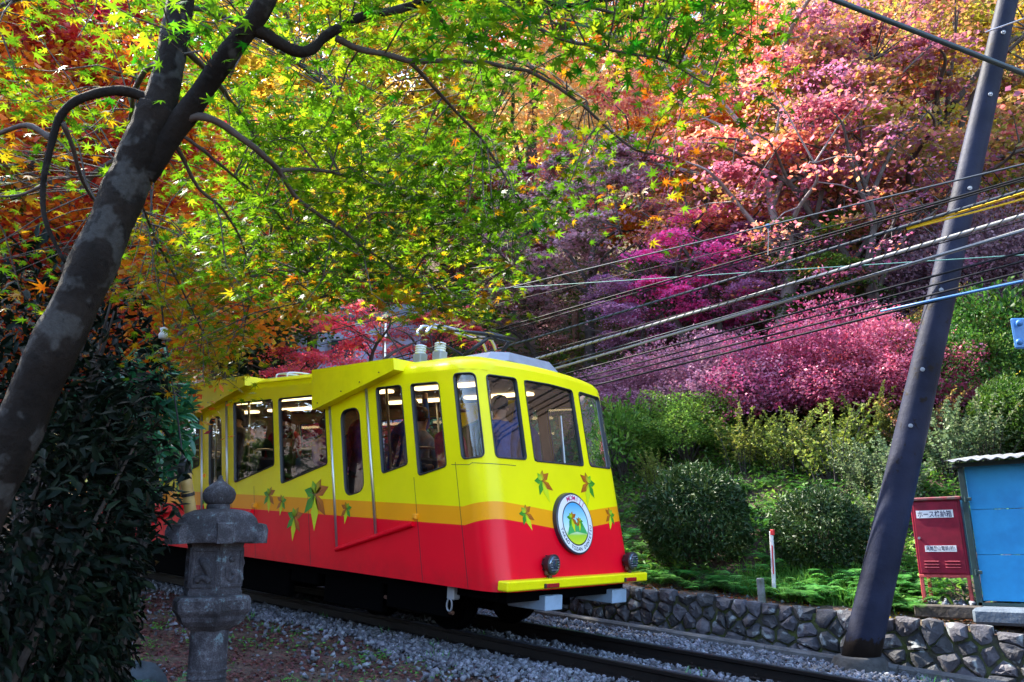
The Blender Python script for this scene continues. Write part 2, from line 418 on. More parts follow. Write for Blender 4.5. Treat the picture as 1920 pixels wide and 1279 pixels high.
# ---- kerb and stone retaining wall
M_CONC = plain('concrete', (.10, .10, .105), .85, col2=(.05, .05, .052), scale=7, bump=.3, bscale=50)
for i in range(9):
    x0, x1 = -6+i*1.4, -6+(i+1)*1.4-.008
    mb = MB(); V = []
    for x in (x0, x1):
        z = -S0*x
        V += [(x, 2.04, z-.3), (x, 2.16, z-.3), (x, 2.16, z-.085), (x, 2.06, z-.085), (x, 2.04, z-.105)]
    mb.add(V, [(i, (i+1) % 5, 5+(i+1) % 5, 5+i) for i in range(5)]+[(4, 3, 2, 1, 0), (5, 6, 7, 8, 9)])
    if i == 0: kerb = empty('concrete_kerb', (0, 0, 0), label='low concrete kerb of butted lengths between ballast and stone wall', cat='kerb')
    mb.build('kerb_length', M_CONC, kerb)
def wall_material():
    m, n, p, out = newmat('wall_stone')
    tc = N(n, 'ShaderNodeTexCoord'); oi = N(n, 'ShaderNodeObjectInfo')
    n1 = N(n, 'ShaderNodeTexNoise'); n1.inputs['Scale'].default_value = 9; n1.inputs['Detail'].default_value = 8; n1.inputs['Roughness'].default_value = .7
    n2 = N(n, 'ShaderNodeTexNoise'); n2.inputs['Scale'].default_value = 6.5; n2.inputs['Detail'].default_value = 4
    n3 = N(n, 'ShaderNodeTexNoise'); n3.inputs['Scale'].default_value = 45; n3.inputs['Detail'].default_value = 6
    for x in (n1, n2, n3): n.links.new(tc.outputs['Object'], x.inputs['Vector'])
    r1 = ramp(n, [(.3, (.018, .018, .023)), (.5, (.042, .042, .052)), (.72, (.09, .088, .10))]); n.links.new(n1.outputs['Fac'], r1.inputs[0])
    hs = N(n, 'ShaderNodeHueSaturation'); n.links.new(r1.outputs[0], hs.inputs['Color'])
    n.links.new(math_(n, 'MULTIPLY_ADD', oi.outputs['Random'], .9, .55), hs.inputs['Value'])
    n.links.new(math_(n, 'MULTIPLY_ADD', oi.outputs['Random'], .12, .44), hs.inputs['Hue'])
    lich = ramp(n, [(.60, (0, 0, 0)), (.66, (1, 1, 1))]); n.links.new(n2.outputs['Fac'], lich.inputs[0])
    mx = N(n, 'ShaderNodeMix', data_type='RGBA'); n.links.new(lich.outputs[0], mx.inputs[0]); n.links.new(hs.outputs[0], mx.inputs['A']); mx.inputs['B'].default_value = (.20, .22, .23, 1)
    n.links.new(mx.outputs['Result'], p.inputs['Base Color']); p.inputs['Roughness'].default_value = .72
    b = N(n, 'ShaderNodeBump'); b.inputs['Strength'].default_value = .6; b.inputs['Distance'].default_value = .015
    n.links.new(n3.outputs['Fac'], b.inputs['Height']); n.links.new(b.outputs[0], p.inputs['Normal'])
    return m
M_WALL = wall_material()
M_MORTAR = plain('wall_joint_moss', (.03, .028, .02), .95, col2=(.05, .065, .012), scale=6, bump=.6, bscale=30, lo=.45, hi=.6)
wall = empty('stone_wall', (0, 2.35, 0), label='low retaining wall of rough dark grey field stones beside the track', cat='stone wall')
def clip_poly(poly, p, q):
    m_ = ((p[0]+q[0])/2, (p[1]+q[1])/2); d = (q[0]-p[0], q[1]-p[1]); out = []
    f = lambda a: (a[0]-m_[0])*d[0]+(a[1]-m_[1])*d[1]
    for i in range(len(poly)):
        a, b = poly[i], poly[(i+1) % len(poly)]; fa, fb = f(a), f(b)
        if fa <= 0: out.append(a)
        if fa*fb < 0:
            t = fa/(fa-fb); out.append((a[0]+(b[0]-a[0])*t, a[1]+(b[1]-a[1])*t))
    return out
wx0, wx1, wz0, wz1 = -6.0, 6.2, -.22, .33
gw = random.Random(5); seeds = []
rows = 4
for r in range(rows):
    x = wx0 + gw.uniform(0, .2)
    while x < wx1:
        st = gw.uniform(.12, .33); seeds.append((x+st/2+gw.uniform(-.03, .03), wz0+(r+.5)*(wz1-wz0)/rows+gw.uniform(-.05, .05))); x += st
mb = MB(); n_ = 25
V = []
for i in range(n_):
    x = wx0-3+(wx1-wx0+6)*i/(n_-1); z = -S0*x
    V += [(x, 2.335, z-.35), (x, 2.385, z+.29), (x, 2.5, z+.27), (x, 2.5, z-.35)]
mb.add(V, [(i*4+k, (i+1)*4+k, (i+1)*4+(k+1) % 4, i*4+(k+1) % 4) for i in range(n_-1) for k in range(4)]); mb.build('joint_fill', M_MORTAR, wall)
for i, sdd in enumerate(seeds):
    poly = [(wx0, wz0), (wx1, wz0), (wx1, wz1+gw.uniform(-.03, .06)), (wx0, wz1+gw.uniform(-.02, .05))]
    for j, o2 in enumerate(seeds):
        if j != i and abs(o2[0]-sdd[0]) < 1.0: poly = clip_poly(poly, sdd, o2)
    if len(poly) < 3: continue
    cx = sum(a[0] for a in poly)/len(poly); cz_ = sum(a[1] for a in poly)/len(poly)
    # refine outline with jitter, shrink for the joint
    out = []
    for k in range(len(poly)):
        a, b = poly[k], poly[(k+1) % len(poly)]
        L = math.hypot(b[0]-a[0], b[1]-a[1]); m = max(1, int(L/.07))
        for t in range(m):
            q = (a[0]+(b[0]-a[0])*t/m, a[1]+(b[1]-a[1])*t/m)
            if t == 0: q = (q[0]*.91+cx*.09, q[1]*.91+cz_*.09)
            out.append((q[0]+gw.uniform(-.008, .008), q[1]+gw.uniform(-.008, .008)))
    k = len(out); pr = gw.uniform(.03, .075); tx, tz = gw.uniform(-.25, .25), gw.uniform(-.25, .25)
    V = []
    for s_, dep in ((.95, .06), (.95, 0), (.86, -pr*.7), (.5, -pr)):
        for (a, b) in out:
            x = cx+(a-cx)*s_; h = cz_+(b-cz_)*s_
            dd = dep + ((x-cx)*tx+(h-cz_)*tz if dep < 0 else 0) + (gw.uniform(-.016, .016) if dep < 0 else 0)
            V.append((x, 2.35+.09*(h+.2)+dd, -S0*x+h))
    V.append((cx, 2.35+.09*(cz_+.2)-pr-gw.uniform(0, .012), -S0*cx+cz_))
    F = [(r*k+q, r*k+(q+1) % k, (r+1)*k+(q+1) % k, (r+1)*k+q) for r in range(3) for q in range(k)] + [(3*k+q, 3*k+(q+1) % k, 4*k) for q in range(k)]
    mb = MB(); mb.add(V, F); mb.build('stone', M_WALL, wall, auto=26)
# ================================================================== the funicular car (built in its own frame: x forward, z up from rail top)
car = empty('funicular_car', (0, 0, 0), (0, SL, 0), 'yellow, orange and red cable car with slanted windows and maple leaf decals', 'cable car')
K = .225
def paint():
    m, n, p, out = newmat('car_paint')
    tc = N(n, 'ShaderNodeTexCoord'); sx = N(n, 'ShaderNodeSeparateXYZ'); n.links.new(tc.outputs['Object'], sx.inputs[0])
    x, y, z = sx.outputs
    u = math_(n, 'ADD', x, math_(n, 'MULTIPLY', math_(n, 'SUBTRACT', z, 1.79), K))
    ay = math_(n, 'ABSOLUTE', y)
    t = math_(n, 'DIVIDE', math_(n, 'ADD', u, .76), .42, clamp=True)
    def level(side, a, b):
        fr = math_(n, 'MULTIPLY_ADD', ay, b, a)
        return math_(n, 'ADD', side, math_(n, 'MULTIPLY', math_(n, 'SUBTRACT', fr, side), t))
    red = math_(n, 'LESS_THAN', z, level(1.126, 1.085, .130)); yel = math_(n, 'GREATER_THAN', z, level(1.305, 1.265, .116))
    m1 = N(n, 'ShaderNodeMix', data_type='RGBA'); m1.inputs['A'].default_value = (.95, .37, .004, 1); m1.inputs['B'].default_value = (.86, .001, .018, 1); n.links.new(red, m1.inputs[0])
    m2 = N(n, 'ShaderNodeMix', data_type='RGBA'); n.links.new(m1.outputs['Result'], m2.inputs['A']); m2.inputs['B'].default_value = (.92, .82, .001, 1); n.links.new(yel, m2.inputs[0])
    no = N(n, 'ShaderNodeTexNoise'); no.inputs['Scale'].default_value = 1.6; no.inputs['Detail'].default_value = 5; n.links.new(tc.outputs['Object'], no.inputs['Vector'])
    dirt = N(n, 'ShaderNodeMix', data_type='RGBA', blend_type='MULTIPLY'); 
    rr = ramp(n, [(.3, (.9, .9, .88)), (.6, (1, 1, 1))]); n.links.new(no.outputs['Fac'], rr.inputs[0])
    dirt.inputs[0].default_value = 1; n.links.new(m2.outputs['Result'], dirt.inputs['A']); n.links.new(rr.outputs[0], dirt.inputs['B'])
    lowz = math_(n, 'MULTIPLY_ADD', z, -3.2, 2.55, clamp=True)
    n5 = N(n, 'ShaderNodeTexNoise'); n5.inputs['Scale'].default_value = 5; n5.inputs['Detail'].default_value = 8; n5.inputs['Roughness'].default_value = .7; n.links.new(tc.outputs['Object'], n5.inputs['Vector'])
    grime = math_(n, 'MULTIPLY', lowz, math_(n, 'MULTIPLY_ADD', n5.outputs['Fac'], 1.6, -.45, clamp=True))
    gm = N(n, 'ShaderNodeMix', data_type='RGBA'); n.links.new(math_(n, 'MULTIPLY', grime, .6), gm.inputs[0]); n.links.new(dirt.outputs['Result'], gm.inputs['A']); gm.inputs['B'].default_value = (.05, .025, .018, 1)
    n.links.new(gm.outputs['Result'], p.inputs['Base Color'])
    p.inputs['Roughness'].default_value = .34; p.inputs['Specular IOR Level'].default_value = .18; p.inputs['Coat Weight'].default_value = .08; p.inputs['Coat Roughness'].default_value = .08
    b = N(n, 'ShaderNodeBump'); b.inputs['Strength'].default_value = .04; b.inputs['Distance'].default_value = .05
    n4 = N(n, 'ShaderNodeTexNoise'); n4.inputs['Scale'].default_value = 2.5; n.links.new(tc.outputs['Object'], n4.inputs['Vector'])
    n.links.new(n4.outputs['Fac'], b.inputs['Height']); n.links.new(b.outputs[0], p.inputs['Normal']); n.links.new(b.outputs[0], p.inputs['Coat Normal'])
    return m
M_PAINT = paint()
M_YEL = plain('yellow_paint', (.92, .82, .001), .35, spec=.28, coat=.08, var=.1, scale=3)
M_RUBBER = plain('window_rubber', (.012, .014, .016), .5)
M_ALU = plain('aluminium', (.55, .56, .58), .35, .9)
M_GREYMET = plain('grey_metal', (.30, .32, .36), .5, .3, var=.2, scale=5)
M_BLUEGREY = plain('bluegrey_paint', (.30, .42, .58), .5, var=.2, scale=6)
M_WOODRUST = plain('brown_rust', (.12, .055, .035), .7, .2, var=.4, scale=20)
M_BLACK = plain('black_paint', (.015, .016, .02), .4)
M_INT = plain('cabin_lining', (.12, .10, .08), .6, spec=.2)
M_INTDK = plain('cabin_floor', (.03, .03, .035), .7)
M_SEAT = plain('seat_moquette', (.03, .05, .13), .8)
M_LAMP = plain('cabin_lamp', (.8, .7, .5), .5, emit=(1.0, .70, .32), es=.9)
def glassmat():
    m, n, p, out = newmat('window_glass')
    n.nodes.remove(p)
    tr = N(n, 'ShaderNodeBsdfTransparent'); tr.inputs[0].default_value = (.76, .79, .81, 1)
    gl = N(n, 'ShaderNodeBsdfGlossy'); gl.inputs['Roughness'].default_value = .015; gl.inputs[0].default_value = (.95, .97, 1, 1)
    fr = N(n, 'ShaderNodeFresnel'); fr.inputs[0].default_value = 1.62
    ms = N(n, 'ShaderNodeMixShader')
    n.links.new(math_(n, 'MULTIPLY_ADD', fr.outputs[0], 1.1, .03, clamp=True), ms.inputs[0])
    n.links.new(tr.outputs[0], ms.inputs[1]); n.links.new(gl.outputs[0], ms.inputs[2]); n.links.new(ms.outputs[0], out.inputs[0]); return m
M_GLASS = glassmat()
M_UNDER = plain('underframe_shade_black', (.0016, .0016, .002), .95, spec=.02)  # near-black colour stands in for the shade under the car
HW, RC, XC = 1.2, .26, -.66
W_END = XC + RC*math.pi/2 + (HW-RC)
def plan(wv, o=0.0, hw=HW, xc=XC, rc=RC):
    """point of the body's outline; wv runs along the near side, round the corner and across to the middle of the front"""
    if wv <= XC: return (wv if wv < XC else xc, -hw-o)
    a = (wv-XC)/RC
    if a <= math.pi/2: return (xc+(rc+o)*math.sin(a), -(hw-rc)-(rc+o)*math.cos(a))
    y = -(hw-rc)+(wv-XC-RC*math.pi/2)*(hw-rc)/(HW-RC)
    return (xc+rc+o+.026*(1-(y/(hw-rc))**2), y)
def PM(wv, z, o=0.0, far=False):
    x, y = plan(wv, o); 
    return (x-K*(z-1.79), -y if far else y, z)
def rpoly(pts, r=.05, n=4):
    out = []
    for i in range(len(pts)):
        a, b, c = [np.array(pts[k % len(pts)], float) for k in (i-1, i, i+1)]
        d1 = (a-b)/np.linalg.norm(a-b); d2 = (c-b)/np.linalg.norm(c-b)
        rr = min(r, .45*np.linalg.norm(a-b), .45*np.linalg.norm(c-b))
        for k in range(n+1):
            t = k/n; out.append(tuple((1-t)**2*(b+d1*rr)+2*t*(1-t)*b+t*t*(b+d2*rr)))
    return out
def dens(poly, step=.06, horiz_only=True):
    out = []
    for i in range(len(poly)):
        a, b = np.array(poly[i]), np.array(poly[(i+1) % len(poly)]); L = np.linalg.norm(b-a); m = max(1, int(L/step))
        for k in range(m): out.append(tuple(a+(b-a)*k/m))
    return out
def inside(p, poly):
    c = False; j = len(poly)-1
    for i in range(len(poly)):
        (x1, y1), (x2, y2) = poly[i], poly[j]
        if (y1 > p[1]) != (y2 > p[1]) and p[0] < (x2-x1)*(p[1]-y1)/(y2-y1)+x1: c = not c
        j = i
    return c
def sheet(outer, holes, extra=()):
    """triangulated sheet in (w, z) with openings"""
    vs = []; es = []
    for lp in [outer]+list(holes):
        n0 = len(vs); vs += [Vector((a, b)) for a, b in lp]; es += [(n0+i, n0+(i+1) % len(lp)) for i in range(len(lp))]
    vs += [Vector(p) for p in extra if inside(p, outer) and not any(inside(p, h) for h in holes)]
    r = geometry.delaunay_2d_cdt(vs, es, [], 0, 1e-5)
    V = [tuple(v) for v in r[0]]; F = []
    for f in r[2]:
        c = (sum(V[i][0] for i in f)/3, sum(V[i][1] for i in f)/3)
        if inside(c, outer) and not any(inside(c, h) for h in holes): F.append(tuple(f))
    return V, F
ZB, ZT = .53, 2.70
WIN = {}   # name -> (polygon in (w, z), corner radius)
def quad(u0, u1, zt0, zt1, zb0, zb1): return [(u0, zb0), (u1, zb1), (u1, zt1), (u0, zt0)]
side_w = [(-9.95, -9.0, 2.54, 2.54, 1.46, 1.71), (-8.85, -7.9, 2.54, 2.54, 1.46, 1.71), (-6.86, -5.92, 2.53, 2.54, 1.43, 1.67), (-4.99, -4.04, 2.53, 2.54, 1.45, 1.69), (-3.90, -2.93, 2.54, 2.55, 1.46, 1.71),
          (-1.95, -1.52, 2.57, 2.58, 1.61, 1.715), (-1.365, -.93, 2.58, 2.58, 1.595, 1.70)]
WINS = [rpoly(quad(*a), .045) for a in side_w]
corner = rpoly(quad(-.70, -.44, 2.65, 2.66, 1.765, 1.80), .06)
fr2 = rpoly(quad(-.325, .128, 2.655, 2.675, 1.80, 1.805), .05)
fr3h = [(W_END-.435, 1.80), (W_END, 1.795), (W_END, 2.68), (W_END-.435, 2.67)]
doors = [(-7.67, -6.99), (-5.83, -5.16), (-2.815, -2.115)]
def dwin(a, b):
    s_ = (b-a)/.70
    return rpoly([(a+.19*s_, 1.34), (b-.155*s_, 1.42), (b-.155*s_, 2.37), (a+.19*s_, 2.33)], .13, 6)
DW = [dwin(a, b) for a, b in doors]
holes = [dens(h) for h in WINS] + [dens(corner, .03), dens(fr2, .04)] + [dens(h) for h in DW]
zlev = [ZB, .8, 1.126, 1.305, 1.55, 1.78, 2.0, 2.3, 2.6, ZT]
wl = [XC-.001] + [XC+RC*math.pi/2*k/8 for k in range(9)] + [XC+RC*math.pi/2+(HW-RC)*k/8 for k in range(1, 8)]
outer = dens([(-11.6, ZB), (W_END, ZB), (W_END, ZT), (-11.6, ZT)], .12)
fr3d = dens(fr3h[:1]+fr3h[1:], .05)
fr3hole = [(a if a < W_END-1e-4 else W_END+.0, b) for a, b in fr3d]
V2, F2 = sheet(outer, holes+[[(a, b) if abs(a-W_END) > 1e-4 else (W_END+.02, b) for a, b in fr3h]], [(a, b) for a in wl for b in zlev]+[(-10.5+i*.5, z) for i in range(20) for z in zlev])
body = MB()
for far in (False, True):
    body.add([PM(min(a, W_END), b, 0, far) for a, b in V2], [f if not far else f[::-1] for f in F2])
# roof: rings drawn in from the outline
rings = [(0, ZT), (.012, 2.745), (.045, 2.79), (.11, 2.83), (.24, 2.868), (.45, 2.90), (.75, 2.93), (1.05, 2.945)]
wroof = [-11.6, -9, -7, -5, -3, -1.5, -1.0] + wl[1:] + [W_END]
rv = []; 
for (d, z) in rings:
    row = []
    for far in (False, True):
        seq = wroof if not far else wroof[::-1][1:]
        for a in seq:
            x, y = plan(a, 0, HW-d, XC-d*1.0, max(RC-d*.25, .12))
            if a <= XC: x = a if a < XC-.3 else a-d
            arch = .055*(1-(y/HW)**2)*min(1, max(0, (z-2.7)/.05)) if a > XC-.35 else .03*min(1, max(0, (z-2.7)/.15))*(1-(y/HW)**2)
            row.append((x-K*(ZT-1.79)-.06*(z-ZT), -y if far else y, z+arch))
    rv.append(row)
m = len(rv[0]); n0 = len(body.v)
body.add([p for r in rv for p in r], [(i*m+j, i*m+j+1, (i+1)*m+j+1, (i+1)*m+j) for i in range(len(rings)-1) for j in range(m-1)])
kk = len(rings)-1
body.add(rv[kk], [tuple(range(m))])
# rear wall
body.add([PM(-11.6, ZB, 0), PM(-11.6, ZT, 0), PM(-11.6, ZT, 0, True), PM(-11.6, ZB, 0, True)], [(0, 1, 2, 3)])
bo = body.build('body', M_PAINT, car, off=(0, 0, 0))
bm = bmesh.new(); bm.from_mesh(bo.data); bmesh.ops.remove_doubles(bm, verts=bm.verts, dist=.0015); bmesh.ops.recalc_face_normals(bm, faces=bm.faces); bm.to_mesh(bo.data); bm.free()
bo.data.polygons.foreach_set('use_smooth', [True]*len(bo.data.polygons)); bo.data.set_sharp_from_angle(angle=math.radians(28))

def window(poly, far=False, name='window', fr=.014, inset=.022, out=.008, parent=car):
    """rubber frame round an opening, the pane its child; poly in (w, z)"""
    pl = dens(poly, .045); cx = sum(a for a, b in pl)/len(pl); cz_ = sum(b for a, b in pl)/len(pl); n = len(pl)
    def off(i, d):
        a, b, c = pl[i-1], pl[i], pl[(i+1) % n]
        tx, tz = c[0]-a[0], c[1]-a[1]; L = math.hypot(tx, tz)+1e-9
        nx, nz = -tz/L, tx/L
        if (cx-b[0])*nx+(cz_-b[1])*nz < 0: nx, nz = -nx, -nz
        return (b[0]+nx*d, b[1]+nz*d)
    A = [off(i, -.005) for i in range(n)]; B = [off(i, .004) for i in range(n)]; C_ = [off(i, fr) for i in range(n)]
    rows_ = [(A, .001), (A, out), (B, out+.002), (C_, -.006), (C_, -inset-.012)]
    mb = MB(); V = [PM(min(a, W_END*2), b, o_, far) if a <= W_END else PMc(a, b, o_, far) for r_, o_ in rows_ for a, b in r_]
    mb.add(V, [(r*n+i, r*n+(i+1) % n, (r+1)*n+(i+1) % n, (r+1)*n+i) for r in range(len(rows_)-1) for i in range(n)])
    w_ = mb.build(name, M_RUBBER, parent, off=(0, 0, 0), auto=40)
    xs_ = [a for a, b in C_]; gx = np.linspace(min(xs_), max(xs_), 14); zs_ = [b for a, b in C_]; gzv = np.linspace(min(zs_), max(zs_), 6)
    v2, f2 = sheet(C_, [], [(a, b) for a in gx for b in gzv])
    mb = MB(); mb.add([PMc(a, b, -inset, far) for a, b in v2], f2)
    po = mb.build('pane', M_GLASS, w_, off=(0, 0, 0), smooth=True)
    return w_
def PMc(a, b, o=0., far=False):
    if a <= W_END: return PM(a, b, o, far)
    x, y, z = PM(2*W_END-a, b, o, False); return (x, y if far else -y, z)
for far in (False, True):
    for i, h in enumerate(WINS): window(h, far)
    window(corner, far); window(fr2, far)
    for h in DW: window(h, far, 'door_window', .012)
window(rpoly([(W_END-.435, 1.80), (W_END+.435, 1.80), (W_END+.435, 2.672), (W_END, 2.685), (W_END-.435, 2.672)], .045))
# doors: panel with its own edge gaps, two metal strips, sloping foot rail, hood over the runner
for di, (a, b) in enumerate(doors):
    for far in ((False, True) if di == 2 else (False,)):
        d_ = MB(); dp = [(a+.012, .79), (b-.012, .955), (b-.012, 2.56), (a+.012, 2.42)]
        v2, f2 = sheet(dens(dp, .15), [dens(DW[di], .05)])
        d_.add([PM(p[0], p[1], .007, far) for p in v2], f2)
        rim = dens(dp, .3); n = len(rim); d_.add([PM(p[0], p[1], o_, far) for o_ in (.007, -.002) for p in rim], [(i, (i+1) % n, n+(i+1) % n, n+i) for i in range(n)])
        dr = d_.build('door', M_PAINT, car, off=(0, 0, 0))
        for (wv, z0, z1) in ((a, .77, 2.42), (b, .95, 2.58)):
            s_ = MB(); s_.tube([PM(wv, z0, .012, far), PM(wv, z1, .012, far)], .016, 8); s_.build('door_strip', M_ALU, dr, off=(0, 0, 0), smooth=True)
        r_ = MB(); p0 = np.array(PM(a-.01, .755, .02, far)); p1 = np.array(PM(b+.62, 1.10, .02, far)); 
        r_.tube([p0, p1], .026, 8); r_.build('door_rail', M_PAINT, car, off=(0, 0, 0), auto=50)
        bx = MB(); q = PM(b+.66, 1.175, .015, far); bx.box(q, (.065, .05, .06), bev=.01); bx.box((q[0], q[1]+(.02 if far else -.02), q[2]-.005), (.035, .03, .02)); bx.build('marker_lamp', plain('marker_orange', (.85, .34, .01), .4), car, off=(0, 0, 0))
        sg = 1 if far else -1
        h_ = MB(); xo = a-.40; x1 = a+1.10; dy = .13
        # hood outline in x-z, extruded out from the side
        O = [(xo+.0, 2.835), (x1, 2.865), (x1+.03, 2.735), (x1-.03, 2.715), (xo+.10, 2.345), (xo+.075, 2.36)]
        k = len(O); V = [(x, sg*(1.2+dy), z) for x, z in O] + [(x, sg*(1.14 if z < 2.6 else .95), z+(.0 if z < 2.6 else .0)) for x, z in O]
        h_.add(V, [tuple(range(k)), tuple(range(k, 2*k))[::-1]] + [(i, (i+1) % k, k+(i+1) % k, k+i) for i in range(k)])
        ho = h_.build('door_hood', M_YEL, car, off=(0, 0, 0))
        for t in (.06, .38, .62, .86):
            bb = MB(); x = xo+.10+(x1-xo-.13)*t; z = 2.345+.37*t+.055; bb.tube([(x, sg*(1.2+dy-.004), z), (x, sg*(1.2+dy+.010), z)], .008, 6); bb.build('screw', M_BLACK, ho, off=(0, 0, 0))
for (wv, z0, z1) in ((-.80, .54, 1.74), (-1.44, .54, 1.58), (-3.35, .54, 1.42), (-4.52, .54, 1.42), (-5.08, .54, 1.40), (-6.95, .54, 2.6)):
    for far in (False, True):
        mb = MB(); mb.add([PM(wv+d, z, .0018, far) for d in (-.0035, .0035) for z in (z0, z1)], [(0, 2, 3, 1)]); mb.build('panel_seam', M_RUBBER, car, off=(0, 0, 0))
mb = MB(); ws = np.linspace(-.86, -.05, 24); mb.add([PM(a, 1.715+.0*a+dz+.02*(a > -.6), .0018) for a in ws for dz in (-.003, .003)], [(2*i, 2*i+2, 2*i+3, 2*i+1) for i in range(23)]); mb.build('corner_seam', M_RUBBER, car, off=(0, 0, 0))
# rain gutter line and roof furniture
for far in (False, True):
    mb = MB(); sg = 1 if far else -1
    mb.tube([(-11.5, sg*1.19, 2.775), (-3.4, sg*1.19, 2.775)], .012, 6); mb.build('gutter', M_YEL, car, off=(0, 0, 0))
mb = MB(); O = [(-1.75, -.62), (-.98, -.62), (-.80, -.45), (-.80, .45), (-.98, .62), (-1.75, .62)]
V = [(x, y, 2.90) for x, y in O]+[((x+1.3)*.86-1.3, y*.8, 3.015+(-.03 if x < -1 else 0)) for x, y in O]
mb.add(V, [tuple(range(6, 12))]+[(i, (i+1) % 6, 6+(i+1) % 6, 6+i) for i in range(6)]); mb.build('roof_unit', M_GREYMET, car, off=(0, 0, 0))
for (x, y) in ((-1.62, -.72), (-1.95, -.72), (-1.62, .72), (-1.95, .72)):
    mb = MB(); mb.box((x, y, 2.955), (.14, .12, .14), bev=.01); q = mb.build('insulator_base', M_GREYMET, car, off=(0, 0, 0))
    mb = MB(); prof_ = [(.05, 3.02)]
    for k in range(4): prof_ += [(.07, 3.03+k*.028), (.066, 3.042+k*.028), (.045, 3.05+k*.028)]
    mb.lathe(prof_, 14, (x, y, 0)); mb.build('insulator', plain('porcelain', (.62, .66, .68), .25), q, off=(0, 0, 0), smooth=True)
panto = MB()
for y in (-.36, .36):
    panto.tube([(-2.15, y, 2.99), (-1.15, y, 2.99)], .022, 6)
for x in (-2.1, -1.65, -1.2): panto.tube([(x, -.45, 2.99), (x, .45, 2.99)], .022, 6)
for (x, y) in ((-1.62, -.72), (-1.95, -.72), (-1.62, .72), (-1.95, .72)): panto.tube([(x, y, 3.14), (x, y*.5, 3.05), (x, y*.5, 2.99)], .014, 6)
pf = panto.build('pantograph', M_BLACK, car, off=(0, 0, 0))
lo = MB()
for y in (-.30, .30): lo.tube([(-1.75, y, 3.0), (-1.32, y*.55, 3.30)], [.03, .022], 8)
lo.tube([(-1.75, -.33, 3.01), (-1.75, .33, 3.01)], .03, 8); lo.tube([(-1.32, -.22, 3.30), (-1.32, .22, 3.30)], .028, 8); lo.build('lower_arm', M_BLACK, pf, off=(0, 0, 0), smooth=True)
up = MB()
for y in (-.2, .2): up.tube([(-1.32, y, 3.30), (-1.95, y*1.3, 3.40), (-2.15, y*1.3, 3.40)], [.02, .018, .018], 8)
up.tube([(-1.4, -.2, 3.315), (-1.8, .24, 3.375)], .012, 6); up.tube([(-1.4, .2, 3.315), (-1.8, -.24, 3.375)], .012, 6)
for k in range(3): up.tube([(-1.36+.03*k, -.1+.08*k, 3.30), (-1.5, -.1+.08*k, 3.34), (-1.26, -.1+.08*k, 3.24)], .012, 6)
up.build('upper_arm', M_BLACK, pf, off=(0, 0, 0), smooth=True)
hd = MB()
for x in (-2.15, -1.98): hd.tube(bez([(x, -.62, 3.30), (x, -.56, 3.385), (x, -.42, 3.43), (x, .42, 3.43), (x, .56, 3.385), (x, .62, 3.30)], 5), .02, 8)
hd.build('contact_strip', M_ALU, pf, off=(0, 0, 0), smooth=True)
gr = MB()
for x in (-4.66, -4.40): gr.tube(bez([(x, -.88, 2.86), (x, -.86, 2.95), (x, -.5, 2.97), (x, -.48, 2.86)], 4), .012, 6)
gr.tube([(-4.66, -.86, 2.95), (-4.40, -.86, 2.95)], .012, 6); gr.build('roof_grip', plain('white_rail', (.7, .72, .75), .4), car, off=(0, 0, 0))
mb = MB(); mb.box((-4.6, -.7, 2.895), (.6, .35, .03), bev=.01); mb.build('roof_walk', M_GREYMET, car, off=(0, 0, 0))
for xx in (-6.2, -7.4): 
    mb = MB(); mb.box((xx, -.55, 2.95), (.45, .4, .12), bev=.02); mb.build('roof_vent', M_GREYMET, car, off=(0, 0, 0))

# bumper, lamps, buffers, underframe
mb = MB(); mb.box((-.065, -.01, .60), (.13, 2.42, .092), bev=.012); mb.build('bumper', M_YEL, car, off=(0, 0, 0))
M_LENS = plain('lamp_glass', (.10, .13, .18), .06, .7)
M_REDLENS = plain('red_reflector', (.35, .01, .015), .2, coat=.5)
for y in (-.465, .985):
    mb = MB(); c = np.array((-.07, y, .775))
    mb.tube([(-.175, y, .775), (-.16, y, .775), (-.09, y, .775), (-.055, y, .775), (-.05, y, .775)], [.03, .07, .098, .102, .094], 22)
    for k in range(10):
        an = 2*math.pi*k/10; mb.box((-.12, y+.085*math.cos(an), .775+.085*math.sin(an)), (.05, .012, .012))
    h_ = mb.build('headlight', M_BLACK, car, off=(0, 0, 0), auto=40)
    mb = MB(); mb.tube([(-.052, y, .775), (-.046, y, .775), (-.036, y, .775)], [.088, .08, .04], 22); mb.build('lens', M_LENS, h_, off=(0, 0, 0), smooth=True)
    mb = MB(); 
    for k in range(5): mb.box((-.040+.0*k, y, .725+k*.025), (.006, .15-abs(k-2)*.02, .006))
    mb.build('lens_bar', M_GREYMET, h_, off=(0, 0, 0))
    mb = MB(); mb.tube([(-.10, y-.01, .62), (-.10, y-.01, .69)], .028, 10); mb.box((-.10, y-.05, .70), (.04, .05, .06), bev=.008); mb.build('stalk', M_WOODRUST, h_, off=(0, 0, 0))
for y in (-.555, .85):
    mb = MB(); mb.box((.008, y, .585), (.02, .20, .042), bev=.006); rf = mb.build('reflector', M_REDLENS, car, off=(0, 0, 0))
    mb = MB(); mb.box((.006, y-.115, .585), (.022, .025, .044), bev=.004); mb.build('reflector_cap', M_BLACK, rf, off=(0, 0, 0))
for y in (-.36, .82):
    mb = MB(); mb.box((-.37, y, .395), (.5, .28, .145), bev=.008); mb.build('buffer_box', M_BLUEGREY, car, off=(0, 0, 0))
mb = MB(); mb.box((-5.9, 0, .49), (11.2, 2.1, .10)); mb.box((-1.9, 0, .36), (2.4, 1.2, .18)); mb.box((-8.5, 0, .36), (2.4, 1.2, .18)); mb.box((-5.2, 0, .34), (3, 1.6, .26)); mb.box((-.45, 0, .47), (.5, 2.0, .10))
mb.build('underframe', M_UNDER, car, off=(0, 0, 0))
